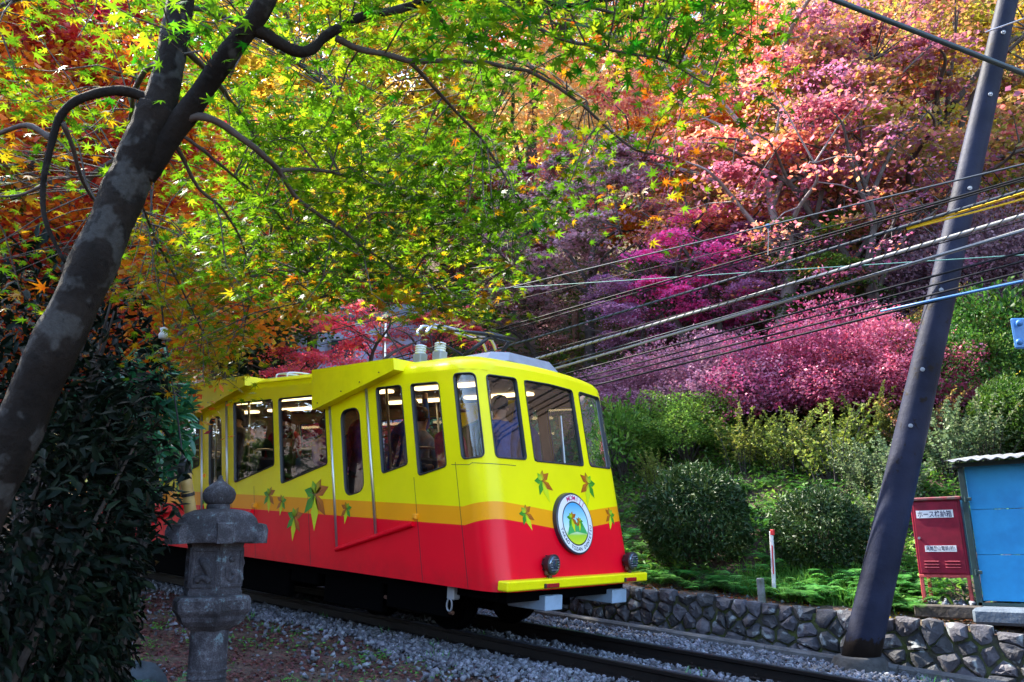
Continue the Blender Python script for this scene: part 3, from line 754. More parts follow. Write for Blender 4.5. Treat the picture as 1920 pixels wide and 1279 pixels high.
for (xa, xb, za, zb, y) in ((-.95, -1.9, .20, .50, -.98), (-2.0, -3.05, .12, .50, -.95), (-3.15, -3.7, .30, .50, -.98), (-3.75, -5.3, .10, .50, -.96), (-5.45, -6.1, .26, .50, -.98), (-6.2, -8.4, .10, .50, -.96), (-8.5, -10.8, .14, .50, -.96)):  # boxes added to make the black band of shade below the body
    for sg in (-1, 1):
        mb = MB(); mb.box(((xa+xb)/2, -sg*y, (za+zb)/2), (xa-xb, .10, zb-za), bev=.015); mb.build('underside_shade_box', M_UNDER, car, off=(0, 0, 0))
for xw in (-1.4, -2.6, -8.0, -9.2):
    for sg in (-1, 1):
        mb = MB(); y = sg*.53
        mb.tube([(xw, y-.06, .30), (xw, y+.06, .30)], .30, 24); mb.tube([(xw, y-sg*.09, .30), (xw, y-sg*.06, .30)], .325, 24); mb.tube([(xw, y+sg*.05, .30), (xw, y+sg*.12, .30)], .07, 12)
        mb.build('wheel', M_UNDER, car, off=(0, 0, 0), auto=40)
mb = MB(); mb.box((-.86, -1.05, .46), (.10, .10, .14), bev=.01); mb.tube([(-.86+.06*math.cos(a)*.6, -1.10, .34+.06*math.sin(a)) for a in np.linspace(0, 2*math.pi, 14)], .009, 6); mb.build('tow_eye', M_GREYMET, car, off=(0, 0, 0))
mb = MB(); mb.tube([(-3.0, -.9, .40), (-2.2, -.95, .30), (-1.6, -.98, .26), (-.9, -1.0, .25)], .02, 8); mb.build('brake_pipe', M_WOODRUST, car, off=(0, 0, 0))
# black strip standing in for the shadow gap under the front
mb = MB(); mb.box((-.20, 0, .545), (.06, 2.2, .03)); mb.build('front_shadow_strip', M_UNDER, car, off=(0, 0, 0))

mb = MB()
for far in (False, True): mb.add([PM(min(a, W_END), b, -.034, far) for a, b in V2], F2)
mb.build('lining', M_INT, car, off=(0, 0, 0))
# cabin: floor, ceiling, lamps, seats, poles, driver's desk
mb = MB(); mb.box((-6.0, 0, .80), (10.9, 2.3, .05)); mb.build('floor', M_INTDK, car, off=(0, 0, 0))
mb = MB()
mb.box((-6.15, 0, 2.70), (10.3, 2.24, .03)); mb.build('ceiling', M_INT, car, off=(0, 0, 0))
for y in (-.45, .45):
    for x in (-1.75, -3.3, -4.8, -6.3, -7.8, -9.3):
        mb = MB(); mb.box((x, y, 2.665), (1.1, .12, .035), bev=.01); mb.build('cabin_light', M_LAMP, car, off=(0, 0, 0))
for i, x in enumerate((-1.3, -3.4, -4.4, -6.4, -8.0, -9.3)):
    for y in (-.72, .72):
        mb = MB(); mb.box((x, y, 1.22), (.46, .8, .12), bev=.04); mb.box((x-.24, y, 1.52), (.10, .8, .58), Matrix.Rotation(-.15, 3, 'Y'), bev=.04); s_ = mb.build('seat', M_SEAT, car, off=(0, 0, 0))
        mb = MB(); mb.tube(bez([(x-.26, y-.34, 1.75), (x-.27, y-.34, 1.9), (x-.27, y+.34, 1.9), (x-.26, y+.34, 1.75)], 4), .015, 6); mb.build('grab_rail', M_ALU, s_, off=(0, 0, 0))
for (x, y) in ((-2.9, -.85), (-2.0, -.85), (-5.9, -.85), (-5.0, -.85), (-2.9, .85), (-2.0, .85), (-1.2, .1)):
    mb = MB(); mb.tube([(x, y, .8), (x-.38, y, 2.70)], .017, 8); mb.build('grab_pole', M_ALU, car, off=(0, 0, 0))
mb = MB(); mb.box((-.72, .35, 1.40), (.32, 1.0, .6), bev=.04); mb.box((-.76, .35, 1.72), (.28, .8, .06), Matrix.Rotation(.3, 3, 'Y'), bev=.02); mb.build('driver_desk', plain('desk_grey', (.22, .24, .27), .5), car, off=(0, 0, 0))
mb = MB(); mb.tube([(-.78, .62, 1.72), (-.88, .62, 2.4)], .02, 8); mb.build('desk_post', M_ALU, car, off=(0, 0, 0))
mb = MB(); mb.box((-.66, -1.02, 2.22), (.02, .02, .8)); mb.build('screen_edge', M_ALU, car, off=(0, 0, 0))

# ---- maple leaf decals
def decal_material():
    m, n, p, out = newmat('leaf_decal')
    at_ = N(n, 'ShaderNodeAttribute'); at_.attribute_name = 'col'; n.links.new(at_.outputs['Color'], p.inputs['Base Color']); p.inputs['Roughness'].default_value = .35; p.inputs['Coat Weight'].default_value = .05; p.inputs['Specular IOR Level'].default_value = .28; return m
M_DECAL = decal_material()
GR, LG, LM, OR, BR = (.01, .22, .02), (.10, .42, .02), (.62, .72, .01), (.62, .20, .008), (.35, .075, .008)
LOBES = [((-.075, .165), LG, LM), ((.095, .19), BR, LM), ((.255, .10), BR, OR), ((.24, -.24), BR, OR), ((.045, -.43), LM, LM), ((-.19, -.235), GR, LG), ((-.225, .05), GR, LG)]
def decal(c, s_, mirror, fn, parent, name='leaf_decal', rot=0.0):
    """flat printed maple leaf; fn maps (a, b) on the panel to 3D"""
    sg = -1 if mirror else 1; V = []; Fc = []; Cc = []
    def put(a, b, col, lift=0.0):
        a, b = a*math.cos(rot)-b*math.sin(rot), a*math.sin(rot)+b*math.cos(rot)
        V.append(fn(c[0]+sg*a*s_, c[1]+b*s_, lift)); Cc.append(col); return len(V)-1
    for (tip, ct, cb) in LOBES:
        L = math.hypot(*tip); d = (tip[0]/L, tip[1]/L); nn = (-d[1], d[0]); wd = .052+.05*L
        i0 = put(0, 0, cb); i1 = put(d[0]*L*.18+nn[0]*wd*.55, d[1]*L*.18+nn[1]*wd*.55, cb); i2 = put(d[0]*L*.5+nn[0]*wd, d[1]*L*.5+nn[1]*wd, tuple(.5*(x+y) for x, y in zip(ct, cb)))
        i3 = put(tip[0], tip[1], ct); i4 = put(d[0]*L*.5-nn[0]*wd, d[1]*L*.5-nn[1]*wd, ct); i5 = put(d[0]*L*.18-nn[0]*wd*.55, d[1]*L*.18-nn[1]*wd*.55, cb)
        Fc += [(i0, i1, i2), (i0, i2, i3), (i0, i3, i4), (i0, i4, i5)]
    mb = MB(); mb.add(V, Fc); o = mb.build(name, M_DECAL, parent, off=(0, 0, 0))
    ca = o.data.color_attributes.new('col', 'FLOAT_COLOR', 'POINT')
    for i, cc in enumerate(Cc): ca.data[i].color = (*cc, 1)
    # vein strokes
    mb = MB()
    for (tip, ct, cb) in LOBES[2:4]+LOBES[5:]:
        pts = []
        L = math.hypot(*tip); d = (tip[0]/L, tip[1]/L); nn = (-d[1], d[0])
        for (t, wd) in ((.02, .007), (.62, .002)):
            for q in (-1, 1):
                a, b = tip[0]*t+nn[0]*wd*q, tip[1]*t+nn[1]*wd*q
                a, b = a*math.cos(rot)-b*math.sin(rot), a*math.sin(rot)+b*math.cos(rot)
                pts.append(fn(c[0]+sg*a*s_, c[1]+b*s_, .0015))
        mb.add(pts, [(0, 1, 3, 2)])
    mb.build('vein', plain('vein_brown', (.09, .035, .005), .4) if 'vein_brown' not in bpy.data.materials else bpy.data.materials['vein_brown'], o, off=(0, 0, 0))
    return o
sidefn = lambda a, b, l: (a, -1.2-.0035-l, b)
sidefn_d = lambda a, b, l: (a, -1.2-.0115-l, b)
for (c, s_, mi, rt) in (((-4.07, 1.32), .52, False, .05), ((-3.77, 1.25), .42, True, .0), ((-3.10, 1.35), .98, False, 0), ((-3.48, 1.07), .66, False, -.08), ((-6.41, 1.39), .5, False, 0), ((-8.6, 1.3), .8, False, 0), ((-9.2, 1.15), .5, True, 0)):
    decal(c, s_, mi, sidefn, car, rot=rt)
decal((-2.47, 1.21), .40, True, sidefn_d, car); decal((-5.60, 1.24), .5, False, sidefn_d, car)
def ffn(lift0):
    def f(a, b, l):
        y = a; x0 = XC+RC+.026*(1-(y/(HW-RC))**2) if abs(y) < HW-RC else XC+RC
        return (x0+lift0+l-K*(b-1.79), y, b)
    return f
for (c, s_, mi, rt) in (((-.36, 1.60), .55, False, .25), ((.47, 1.61), .60, True, .22), ((-.69, 1.265), .42, False, .3), ((.83, 1.27), .40, True, .2)):
    decal(c, s_, mi, ffn(.004), car, rot=rt)

# ---- round emblem on the front
EC = (.045, 1.175); ER = .318
def efn(lift):
    g_ = ffn(.0); return lambda a, b, l=0.0: g_(EC[0]+a, EC[1]+b, lift+l)
M_ENAV = plain('emblem_navy', (.012, .016, .035), .35, coat=.4); M_EWH = plain('emblem_white', (.82, .83, .84), .35, coat=.4)
M_EMAG = plain('emblem_magenta', (.55, .01, .14), .4); M_EGRN = plain('emblem_green', (.03, .42, .10), .4, coat=.4)
def sky_print():
    m, n, p, out = newmat('emblem_sky'); tc = N(n, 'ShaderNodeTexCoord'); sx = N(n, 'ShaderNodeSeparateXYZ'); n.links.new(tc.outputs['Object'], sx.inputs[0])
    r = ramp(n, [(0, (.70, .78, .02)), (.22, (.42, .66, .03)), (.34, (.75, .88, .82)), (.55, (.45, .78, .86)), (1, (.03, .36, .70))])
    n.links.new(math_(n, 'MULTIPLY_ADD', sx.outputs[2], 1/.44, -(EC[1]-.22)/.44, clamp=True), r.inputs[0]); n.links.new(r.outputs[0], p.inputs['Base Color']); p.inputs['Roughness'].default_value = .35; return m
emb = MB(); g0 = efn(0.0); g1 = efn(.05); nn = 56
ring = lambda r, fn: [fn(r*math.cos(2*math.pi*k/nn), r*math.sin(2*math.pi*k/nn)) for k in range(nn)]
emb.add(ring(ER, g0)+ring(ER, g1)+ring(ER-.012, efn(.055)), [(r*nn+k, r*nn+(k+1) % nn, (r+1)*nn+(k+1) % nn, (r+1)*nn+k) for r in range(2) for k in range(nn)]+[tuple(range(2*nn, 3*nn))])
EM = emb.build('emblem', M_ENAV, car, off=(0, 0, 0), auto=40); EM['label'] = 'round white rimmed emblem with maple leaves and lettering'
def disc(r0, r1, lift, mat, name):
    mb = MB(); f = efn(lift)
    if r0 > 0: mb.add(ring(r0, f)+ring(r1, f), [(k, (k+1) % nn, nn+(k+1) % nn, nn+k) for k in range(nn)])
    else: mb.add(ring(r1, f), [tuple(range(nn))])
    return mb.build(name, mat, EM, off=(0, 0, 0))
disc(.228, .298, .0575, M_EWH, 'white_ring'); disc(0, .214, .0575, sky_print(), 'picture')
mb = MB(); f = efn(.0595); hp = [(-.17, -.12), (-.13, -.04), (-.05, .02), (0, -.01), (.06, .05), (.12, 0), (.165, -.07), (.18, -.11), (.1, -.10), (0, -.085), (-.1, -.10)]
mb.add([f(*p) for p in hp], [tuple(range(len(hp)))]); mb.build('hill_print', M_EGRN, EM, off=(0, 0, 0))
ef = efn(.061)
for (c, s_, mi, rt) in (((-.065, .055), .30, False, .1), ((.075, .02), .21, True, .15)):
    mb = MB(); 
    decal(c, s_*1.18, mi, lambda a, b, l: ef(a, b, l-.001), EM, 'printed_leaf', rt)
def text_mesh(s, size, bold=False):
    cu = bpy.data.curves.new('t', 'FONT'); cu.body = s; cu.size = size; cu.align_x = 'CENTER'; cu.align_y = 'CENTER'; cu.offset = .012*size if bold else 0
    ob = bpy.data.objects.new('t', cu); bpy.context.scene.collection.objects.link(ob)
    dg = bpy.context.evaluated_depsgraph_get(); me = bpy.data.meshes.new_from_object(ob.evaluated_get(dg))
    V = [tuple(v.co) for v in me.vertices]; F = [tuple(p.vertices) for p in me.polygons]
    bpy.data.objects.remove(ob); bpy.data.curves.remove(cu); bpy.data.meshes.remove(me); return V, F
def arc_text(s, a0, a1, r, size, mat, inward, name):
    k = len(s); f = efn(.0600)
    for i, ch in enumerate(s):
        if ch == ' ': continue
        an = math.radians(a0+(a1-a0)*i/(k-1)); V, F = text_mesh(ch, size, True)
        rot = an-math.pi/2 if not inward else an+math.pi/2
        c, s__ = math.cos(rot), math.sin(rot)
        mb = MB(); mb.add([f(r*math.cos(an)+x*c-y*s__, r*math.sin(an)+x*s__+y*c) for x, y, z in V], F); mb.build(name, mat, EM, off=(0, 0, 0))
arc_text('MOMIJI', 108, 48, .262, .072, M_EMAG, False, 'letter')
arc_text('TAKAO TOZAN DENTETSU', 193, 352, .262, .052, M_ENAV, True, 'letter')
# ================================================================== passengers
M_SKIN = plain('skin', (.52, .30, .20), .6); M_HAIR = plain('dark_hair', (.015, .012, .01), .6)
def cloth(name, c): return plain(name, c, .85, var=.35, scale=12)
M_TROUS = cloth('dark_trousers', (.03, .035, .05))
def person(loc, face, coat, label, seated=False, hat=None, arm=0.0, h=1.0):
    """standing or seated figure grown from a skeleton; loc in the car's frame (feet or seat base)"""
    J = {}
    hip = .92 if not seated else .48
    V = [(0, 0, hip), (0, 0, hip+.18), (.0, 0, hip+.36), (0, 0, hip+.49), (.01, 0, hip+.57), (.02, 0, hip+.66), (.025, 0, hip+.76)]
    R = [(.15, .13), (.14, .115), (.165, .12), (.12, .09), (.055, .055), (.085, .095), (.07, .085)]
    E_ = [(0, 1), (1, 2), (2, 3), (3, 4), (4, 5), (5, 6)]
    def chain(start, pts, rad):
        a = start
        for p, r in zip(pts, rad):
            V.append(p); R.append((r, r)); E_.append((a, len(V)-1)); a = len(V)-1
    for s in (-1, 1):
        if seated:
            chain(0, [(.05, s*.1, hip), (.42, s*.12, hip+.02), (.44, s*.12, .08), (.54, s*.12, .03)], [.1, .075, .05, .04])
            chain(3, [(0, s*.19, hip+.46), (.05, s*.23, hip+.2), (.26, s*.16, hip+.12), (.34, s*.13, hip+.12)], [.07, .05, .04, .038])
        else:
            chain(0, [(0, s*.1, hip-.08), (.02, s*.1, .48), (0, s*.1, .09), (.12, s*.11, .04)], [.1, .07, .05, .04])
            if s == 1 and arm > 0: chain(3, [(0, s*.19, hip+.47), (.06, s*.25, hip+.52), (.1, s*.24, hip+.8), (.1, s*.24, hip+.88)], [.07, .05, .04, .038])
            else: chain(3, [(0, s*.19, hip+.46), (.0, s*.24, hip+.2), (.08, s*.23, hip-.02), (.1, s*.22, hip-.1)], [.07, .05, .04, .038])
    me = bpy.data.meshes.new('p'); me.from_pydata(V, E_, []); ob = bpy.data.objects.new('p', me); bpy.context.scene.collection.objects.link(ob)
    mo = ob.modifiers.new('s', 'SKIN'); mo.use_smooth_shade = True
    for i, sv in enumerate(me.skin_vertices[0].data): sv.radius = R[i]; sv.use_root = (i == 0)
    ob.modifiers.new('d', 'SUBSURF').levels = 1
    dg = bpy.context.evaluated_depsgraph_get(); bmh = bpy.data.meshes.new_from_object(ob.evaluated_get(dg)); bpy.data.objects.remove(ob)
    bmh.materials.clear()
    for m in (M_SKIN, coat, M_TROUS): bmh.materials.append(m)
    for p in bmh.polygons:
        c = p.center
        hand = c.x > .28 and abs(c.y) < .2 and seated and c.z > hip+.05 or (arm > 0 and c.z > hip+.80 and c.y > .15)
        p.material_index = 0 if (c.z > hip+.545 and abs(c.y) < .13) or hand else (1 if c.z > hip-.04 and not (seated and c.x > .2 and c.z < hip+.08) else 2)
        p.use_smooth = True
    root = empty('person', loc, (0, 0, face), label, 'person'); root.scale = (h, h, h)
    # the car leans with the line: place in world
    c_, s_ = math.cos(SL), math.sin(SL); root.location = (loc[0]*c_+loc[2]*s_, loc[1], -loc[0]*s_+loc[2]*c_)
    link('body', bmh, None, root)
    mb = MB(); hz = hip+.69
    prof_ = [(.104, hz-.03), (.112, hz+.03), (.105, hz+.09), (.075, hz+.135), (.02, hz+.155)]
    mb.lathe(prof_, 14, (.008, 0, 0), rfun=lambda r, z, a: r*(.86 if math.cos(a) > .35 and z < hz+.05 else 1.0)); 
    mb.build('hair', M_HAIR, root, off=(0, 0, 0), smooth=True)
    for s in (-1, 1):
        mb = MB(); mb.lathe([(.001, -.008), (.009, -.005), (.011, 0), (.009, .005), (.001, .008)], 8, (.108, s*.035, hz+.005)); mb.build('eye', M_HAIR, root, off=(0, 0, 0), smooth=True)
    mb = MB(); mb.box((.118, 0, hz-.025), (.03, .022, .04), bev=.008); mb.build('nose', M_SKIN, root, off=(0, 0, 0))
    if hat is not None:
        mb = MB(); mb.lathe([(.125, hz+.06), (.128, hz+.08), (.118, hz+.14), (.08, hz+.175), (.02, hz+.185)], 18, (.0, 0, 0)); mb.box((.15, 0, hz+.065), (.12, .16, .015), bev=.006); mb.build('cap', hat, root, off=(0, 0, 0), auto=40)
    return root
C_BLUE = cloth('blue_jacket', (.03, .11, .45)); C_PURP = cloth('purple_jacket', (.26, .06, .30)); C_RED = cloth('red_jacket', (.40, .03, .05)); C_BLK = cloth('black_coat', (.012, .012, .015)); C_GRN = cloth('green_jacket', (.03, .10, .05)); C_GREY = cloth('grey_coat', (.24, .24, .28)); C_NAVY = cloth('navy_uniform', (.03, .07, .26)); C_TAN = cloth('tan_cap', (.45, .33, .22))
FZ = .825
person((-1.10, -.10, FZ), 0.1, C_BLUE, 'person in blue jacket standing behind the left front window', arm=1, h=1.0)
person((-1.15, .42, FZ), 0.0, C_NAVY, 'driver in navy uniform behind the wide middle front window', h=.98)
person((-1.18, -.84, FZ+.25), .15, C_RED, 'person in red jacket and tan cap behind the curved corner window', seated=True, hat=C_TAN)
person((-1.72, -.80, FZ+.25), .1, C_GREY, 'seated person in grey coat behind the frontmost side window', seated=True)
person((-2.05, -.62, FZ), -1.2, C_BLUE, 'standing person in blue jacket behind the narrow window next to the door', arm=1, h=.97)
person((-2.70, -.80, FZ), -1.5, C_PURP, 'person in purple jacket standing behind the front door glass', h=.98)
person((-3.55, -.72, FZ+.22), 0.2, C_PURP, 'seated person in purple jacket behind the window left of the front door', seated=True)
person((-3.85, -.45, FZ+.3), .1, C_BLK, 'seated person in black coat, head in the window left of the front door', seated=True)
person((-4.35, -.80, FZ+.1), .5, C_BLK, 'seated person in black coat low behind the window, left of the purple jacket', seated=True)
person((-4.75, -.55, FZ), -1.0, C_RED, 'standing person in dark red jacket behind the window between the doors', h=.95)
person((-5.05, -.75, FZ), -1.2, C_GRN, 'person in green jacket at the left edge of the window between the doors', h=.86)
person((-5.75, -.70, FZ), -1.4, C_GREY, 'person in grey coat standing behind the rear door glass', h=.98)

# ================================================================== pole, cables
def pole_material():
    m, n, p, out = newmat('pole_steel')
    tc = N(n, 'ShaderNodeTexCoord')
    n1 = N(n, 'ShaderNodeTexNoise'); n1.inputs['Scale'].default_value = 5; n1.inputs['Detail'].default_value = 7; n1.inputs['Roughness'].default_value = .7
    n2 = N(n, 'ShaderNodeTexNoise'); n2.inputs['Scale'].default_value = 1.6; n2.inputs['Detail'].default_value = 3
    for x in (n1, n2): n.links.new(tc.outputs['Object'], x.inputs['Vector'])
    r1 = ramp(n, [(.38, (.006, .008, .020)), (.64, (.018, .023, .050))]); n.links.new(n2.outputs['Fac'], r1.inputs[0])
    r2 = ramp(n, [(.60, (0, 0, 0)), (.66, (1, 1, 1))]); n.links.new(n1.outputs['Fac'], r2.inputs[0])
    sx = N(n, 'ShaderNodeSeparateXYZ'); n.links.new(tc.outputs['Object'], sx.inputs[0])
    low = math_(n, 'MULTIPLY_ADD', sx.outputs[2], -1.6, 1.25, clamp=True)       # rust creeping up from the foot
    f = math_(n, 'MAXIMUM', r2.outputs[0], math_(n, 'GREATER_THAN', math_(n, 'ADD', low, math_(n, 'MULTIPLY', n1.outputs['Fac'], .9)), 1.18))
    mx = N(n, 'ShaderNodeMix', data_type='RGBA'); n.links.new(f, mx.inputs[0]); n.links.new(r1.outputs[0], mx.inputs['A']); mx.inputs['B'].default_value = (.009, .006, .005, 1)
    n.links.new(mx.outputs['Result'], p.inputs['Base Color']); p.inputs['Roughness'].default_value = .6; p.inputs['Specular IOR Level'].default_value = .16
    b = N(n, 'ShaderNodeBump'); b.inputs['Strength'].default_value = .55; b.inputs['Distance'].default_value = .02; n.links.new(n1.outputs['Fac'], b.inputs['Height']); n.links.new(b.outputs[0], p.inputs['Normal'])
    return m
P0 = atY(1608, 1240, 1.98); P1 = P0+(atY(1889, 0, 2.08)-P0)*1.18; P0[2] -= .06
pole = empty('utility_pole', P0, label='leaning dark blue grey steel utility pole rising from the stone wall foot', cat='utility pole')
mb = MB(); NP = 22
mb.tube([P0+(P1-P0)*i/NP for i in range(NP+1)], lerp_r(.184, .084, NP+1), 28); mb.build('shaft', pole_material(), pole, smooth=True)
mb = MB(); mb.lathe([(.27, -.25), (.27, -.02), (.24, .03), (.21, .04)], 20, (P0[0]+.02, 1.98, P0[2]+.08)); mb.build('footing', plain('footing_concrete', (.05, .05, .052), .9, col2=(.025, .025, .026), scale=9, bump=.4), pole, auto=40)
ax = (P1-P0)/np.linalg.norm(P1-P0); toc = CAM-P0
for (t, side) in ((.37, -.15), (.47, -.1), (.30, -.1), (.60, .3), (.72, .3), (.80, .25)):
    c = P0+(P1-P0)*t; d = CAM-c; d = d-ax*d.dot(ax); d /= np.linalg.norm(d); sdv = np.cross(ax, d)
    d = d*math.cos(side)+sdv*math.sin(side); r = .184-.100*t
    mb = MB(); mb.tube([c+d*(r-.01), c+d*(r+.012)], .022, 10); mb.tube([c+d*(r), c+d*(r+.028)], .010, 8); mb.build('bolt', M_GREYMET, pole)
c = P0+(P1-P0)*.80; mb = MB(); mb.tube([c+np.array((-.1, -.16, .02)), c+np.array((.45, -.10, .05))], .008, 6); mb.build('step_rod', M_ALU, pole)
M_CBLK = plain('cable_black', (.006, .007, .010), .6, spec=.15); M_CGRY = plain('cable_grey', (.42, .43, .45), .5); M_CWHT = plain('cable_white', (.30, .29, .275), .7, spec=.2); M_CYEL = plain('cable_yellow', (.75, .50, .01), .5); M_CBLU = plain('cable_blue', (.03, .14, .35), .5); M_CGRN = plain('cable_teal', (.08, .22, .20), .5); M_CSTL = plain('cable_steel', (.055, .065, .08), .6, .1, spec=.2)
CAB = []
def cable(R_, L_, yr, yl, r, mat, label, sag=.05, lash=None, name='overhead_cable', x_far=-34., group='overhead cables beside the track'):
    """hangs between supports out of view; R_ and L_ are two places it is seen at"""
    a = atY(*R_, yr); b = atY(*L_, yl); d = (b-a)/abs(b[0]-a[0])
    p0 = a - d*5.5; p1 = b + d*abs(b[0]-x_far)*.999 if x_far is not None else b
    n = 34; pts = []
    for i in range(n+1):
        t = i/n; q = p0+(p1-p0)*t; q = q.copy(); 
        x = q[0]; q[2] -= sag*(math.sin(math.pi*min(max((x+12)/20, 0), 1)))
        pts.append(q)
    rt = empty(name, pts[0], label=label, cat='cable', group=group) if lash else None
    mb = MB(); mb.tube(pts, r, 7)
    o = mb.build('wire' if lash else name, mat, rt, smooth=True)
    if not lash: props(o, label, 'cable', group)
    else:
        # lashing wire wound round the bundle
        hb = MB(); h = []
        L = np.linalg.norm(p1-p0); turns = 150; xs_ = np.linspace(.0, .42, turns*8)
        P = np.array(pts)
        for k, t in enumerate(xs_):
            f = t*n; i = min(int(f), n-1); q = P[i]+(P[i+1]-P[i])*(f-i); an = 2*math.pi*k/8
            h.append(q+np.array((0, math.cos(an)*r*1.05, math.sin(an)*r*1.05)))
        hb.tube(h, .0045, 4, cap=False); hb.build('lashing', lash, rt)
    return o
cable((1920, 308), (820, 572), 1.45, 1.7, .010, M_CSTL, 'thin grey overhead wire, topmost of those crossing the pole', .0)
cable((1920, 330), (980, 600), 1.5, 1.8, .011, M_CBLK, 'thin black overhead wire twisted with another, second from top', .03)
cable((1920, 335), (1060, 585), 1.55, 1.75, .008, M_CBLK, 'thin black overhead wire just below the topmost pair', .02)
cable((1920, 352), (900, 660), 1.5, 1.9, .016, M_CSTL, 'grey overhead cable wound with black lashing above the white one', .04, M_CBLK)
cable((1920, 398), (1000, 668), 1.45, 1.9, .020, M_CWHT, 'pale overhead cable wound with black lashing, thickest of the bundle', .05, M_CBLK)
cable((1920, 410), (1020, 655), 1.5, 1.7, .006, M_CBLK, 'thin dark wire riding along the pale cable', .03)
cable((1920, 425), (1040, 684), 1.5, 1.9, .018, M_CWHT, 'smooth white overhead cable below the lashed pale one', .06)
cable((1920, 428), (1044, 676), 1.46, 1.86, .007, M_CSTL, 'thin steel messenger wire just above the smooth white cable', .05)
cable((1920, 468), (1075, 692), 1.5, 1.8, .012, M_CBLK, 'black overhead cable, fourth from the lowest', .04)
cable((1920, 485), (1090, 703), 1.5, 1.8, .010, M_CBLK, 'black overhead cable, third from the lowest', .04)
cable((1920, 505), (1105, 708), 1.5, 1.8, .011, M_CBLK, 'black overhead cable, second from the lowest', .04)
cable((1920, 520), (1118, 718), 1.5, 1.8, .013, M_CBLK, 'black overhead cable, lowest of the bundle', .03)
cable((1500, 505), (640, 560), 1.9, 2.1, .006, M_CGRN, 'faint teal wire running down behind the canopy', .0)
cable((1900, 345), (760, 610), 3.2, 3.6, .007, M_CBLK, 'thin wire behind the pole running down to the pantograph', .0)
mb = MB(); a = atY(1920, 362, 1.55); b = atY(1700, 428, 1.58); c = atY(1560, 455, 1.6); e_ = a-(b-a)*1.5
mb.tube(bez([e_, a, b], 5), .013, 8); mb.tube(bez([e_+np.array((0, .03, -.05)), a+np.array((0, .03, -.045)), b+np.array((0, .0, -.012))], 5), .010, 8)
o = mb.build('yellow_cable_sleeve', M_CYEL, smooth=True); props(o, 'bright yellow protective sleeve on the cable behind the pole', 'cable sleeve')
mb = MB(); a = atY(1905, 530, 1.42); b = atY(1740, 565, 1.5)
mb.tube([a-(b-a)*2, a, b, b+(b-a)*.6], [.014, .014, .014, .010], 8); o = mb.build('blue_cable_sleeve', M_CBLU, smooth=True); props(o, 'blue sleeve on the lowest cables right of the pole', 'cable sleeve')
mb = MB(); a = at(1596, 12, 8.1); b = at(1920, 138, 7.9); d = b-a
mb.tube([a-d*1.6, a, b, b+d*2], .027, 10); o = mb.build('service_cable', plain('cable_darkteal', (.02, .035, .04), .4), smooth=True); props(o, 'thick dark cable slanting down across the top of the pole', 'cable')
hk = empty('cable_hanger', atY(1440, 424, 1.55), label='thin white hanger rod hooked on the topmost wire', cat='cable hanger')
mb = MB(); mb.tube([atY(1440, 424, 1.55), atY(1441, 440, 1.55), atY(1440, 478, 1.55)], .005, 6); mb.build('rod', M_CWHT, hk); mb = MB(); mb.box(atY(1440, 424, 1.55), (.05, .04, .05), bev=.01); mb.build('clamp', M_CBLU, hk)
ib = at(1912, 625, 7.0)
br = empty('steel_bracket', ib, label='blue painted steel bracket with domed bolts at the right edge', cat='bracket')
mb = MB(); rz = Matrix.Rotation(YAW-math.pi/2, 3, 'Z'); mb.box(ib+RT*.06, (.24, .03, .27), rz, bev=.012); mb.build('plate', M_CBLU, br)
mb = MB(); pq_ = at(1956, 600, 7.1); zg_ = gz(pq_[0], pq_[1]); zt_ = at(1956, 500, 7.1)[2]; mb.box((pq_[0], pq_[1], (zg_-.3+zt_)/2), (.16, .12, zt_-zg_+.3), rz, bev=.01); mb.build('post', plain('dark_purple_steel', (.004, .004, .008), .7, spec=.15), br)
for yy in (606, 641):
    c = at(1911, yy, 6.97); mb = MB(); mb.tube([c, c-FW*.012, c-FW*.022, c-FW*.027], [.03, .028, .018, .004], 14); mb.build('bolt', M_CBLU, br, smooth=True)

# ================================================================== red hose cabinet, shed, posts
M_REDC = plain('cabinet_red', (.25, .010, .032), .5, col2=(.17, .008, .024), scale=5, spec=.3)
M_REDL = plain('leg_red', (.52, .07, .07), .6, col2=(.25, .05, .03), scale=14, lo=.5, hi=.7)
M_PLATE = plain('plate_white', (.75, .76, .78), .45); M_INK = plain('ink', (.02, .03, .08), .5)
cab = empty('hose_cabinet', (2.73, 3.1, .27), label='dark red steel hose cabinet on legs with white Japanese name plates', cat='cabinet')
cx0, cx1, cyf = 2.475, 2.985, 2.90
mb = MB(); mb.box(((cx0+cx1)/2, cyf+.16, .985), (cx1-cx0, .32, .80), bev=.008); mb.build('case', M_REDC, cab)
mb = MB(); mb.box(((cx0+cx1)/2, cyf+.15, 1.40), (cx1-cx0+.04, .37, .035), bev=.008); mb.build('lid', plain('lid_dull', (.20, .02, .035), .7, col2=(.12, .09, .08), scale=12), cab)
mb = MB(); mb.box(((cx0+cx1)/2, cyf-.006, .985), (cx1-cx0-.06, .014, .76), bev=.004); door_ = mb.build('door', M_REDC, cab)
mb = MB(); mb.tube([(cx0+.06, cyf-.012, .98), (cx0+.06, cyf-.035, .98)], .014, 10); mb.build('knob', M_ALU, door_, off=tuple(cab.location))
for xx in (cx0+.15, cx0+.36):
    for k in range(3):
        mb = MB(); mb.tube([(xx-.075, cyf-.013, .665+k*.032), (xx+.075, cyf-.013, .665+k*.032)], .009, 6); mb.build('louvre', M_REDC, door_, off=tuple(cab.location))
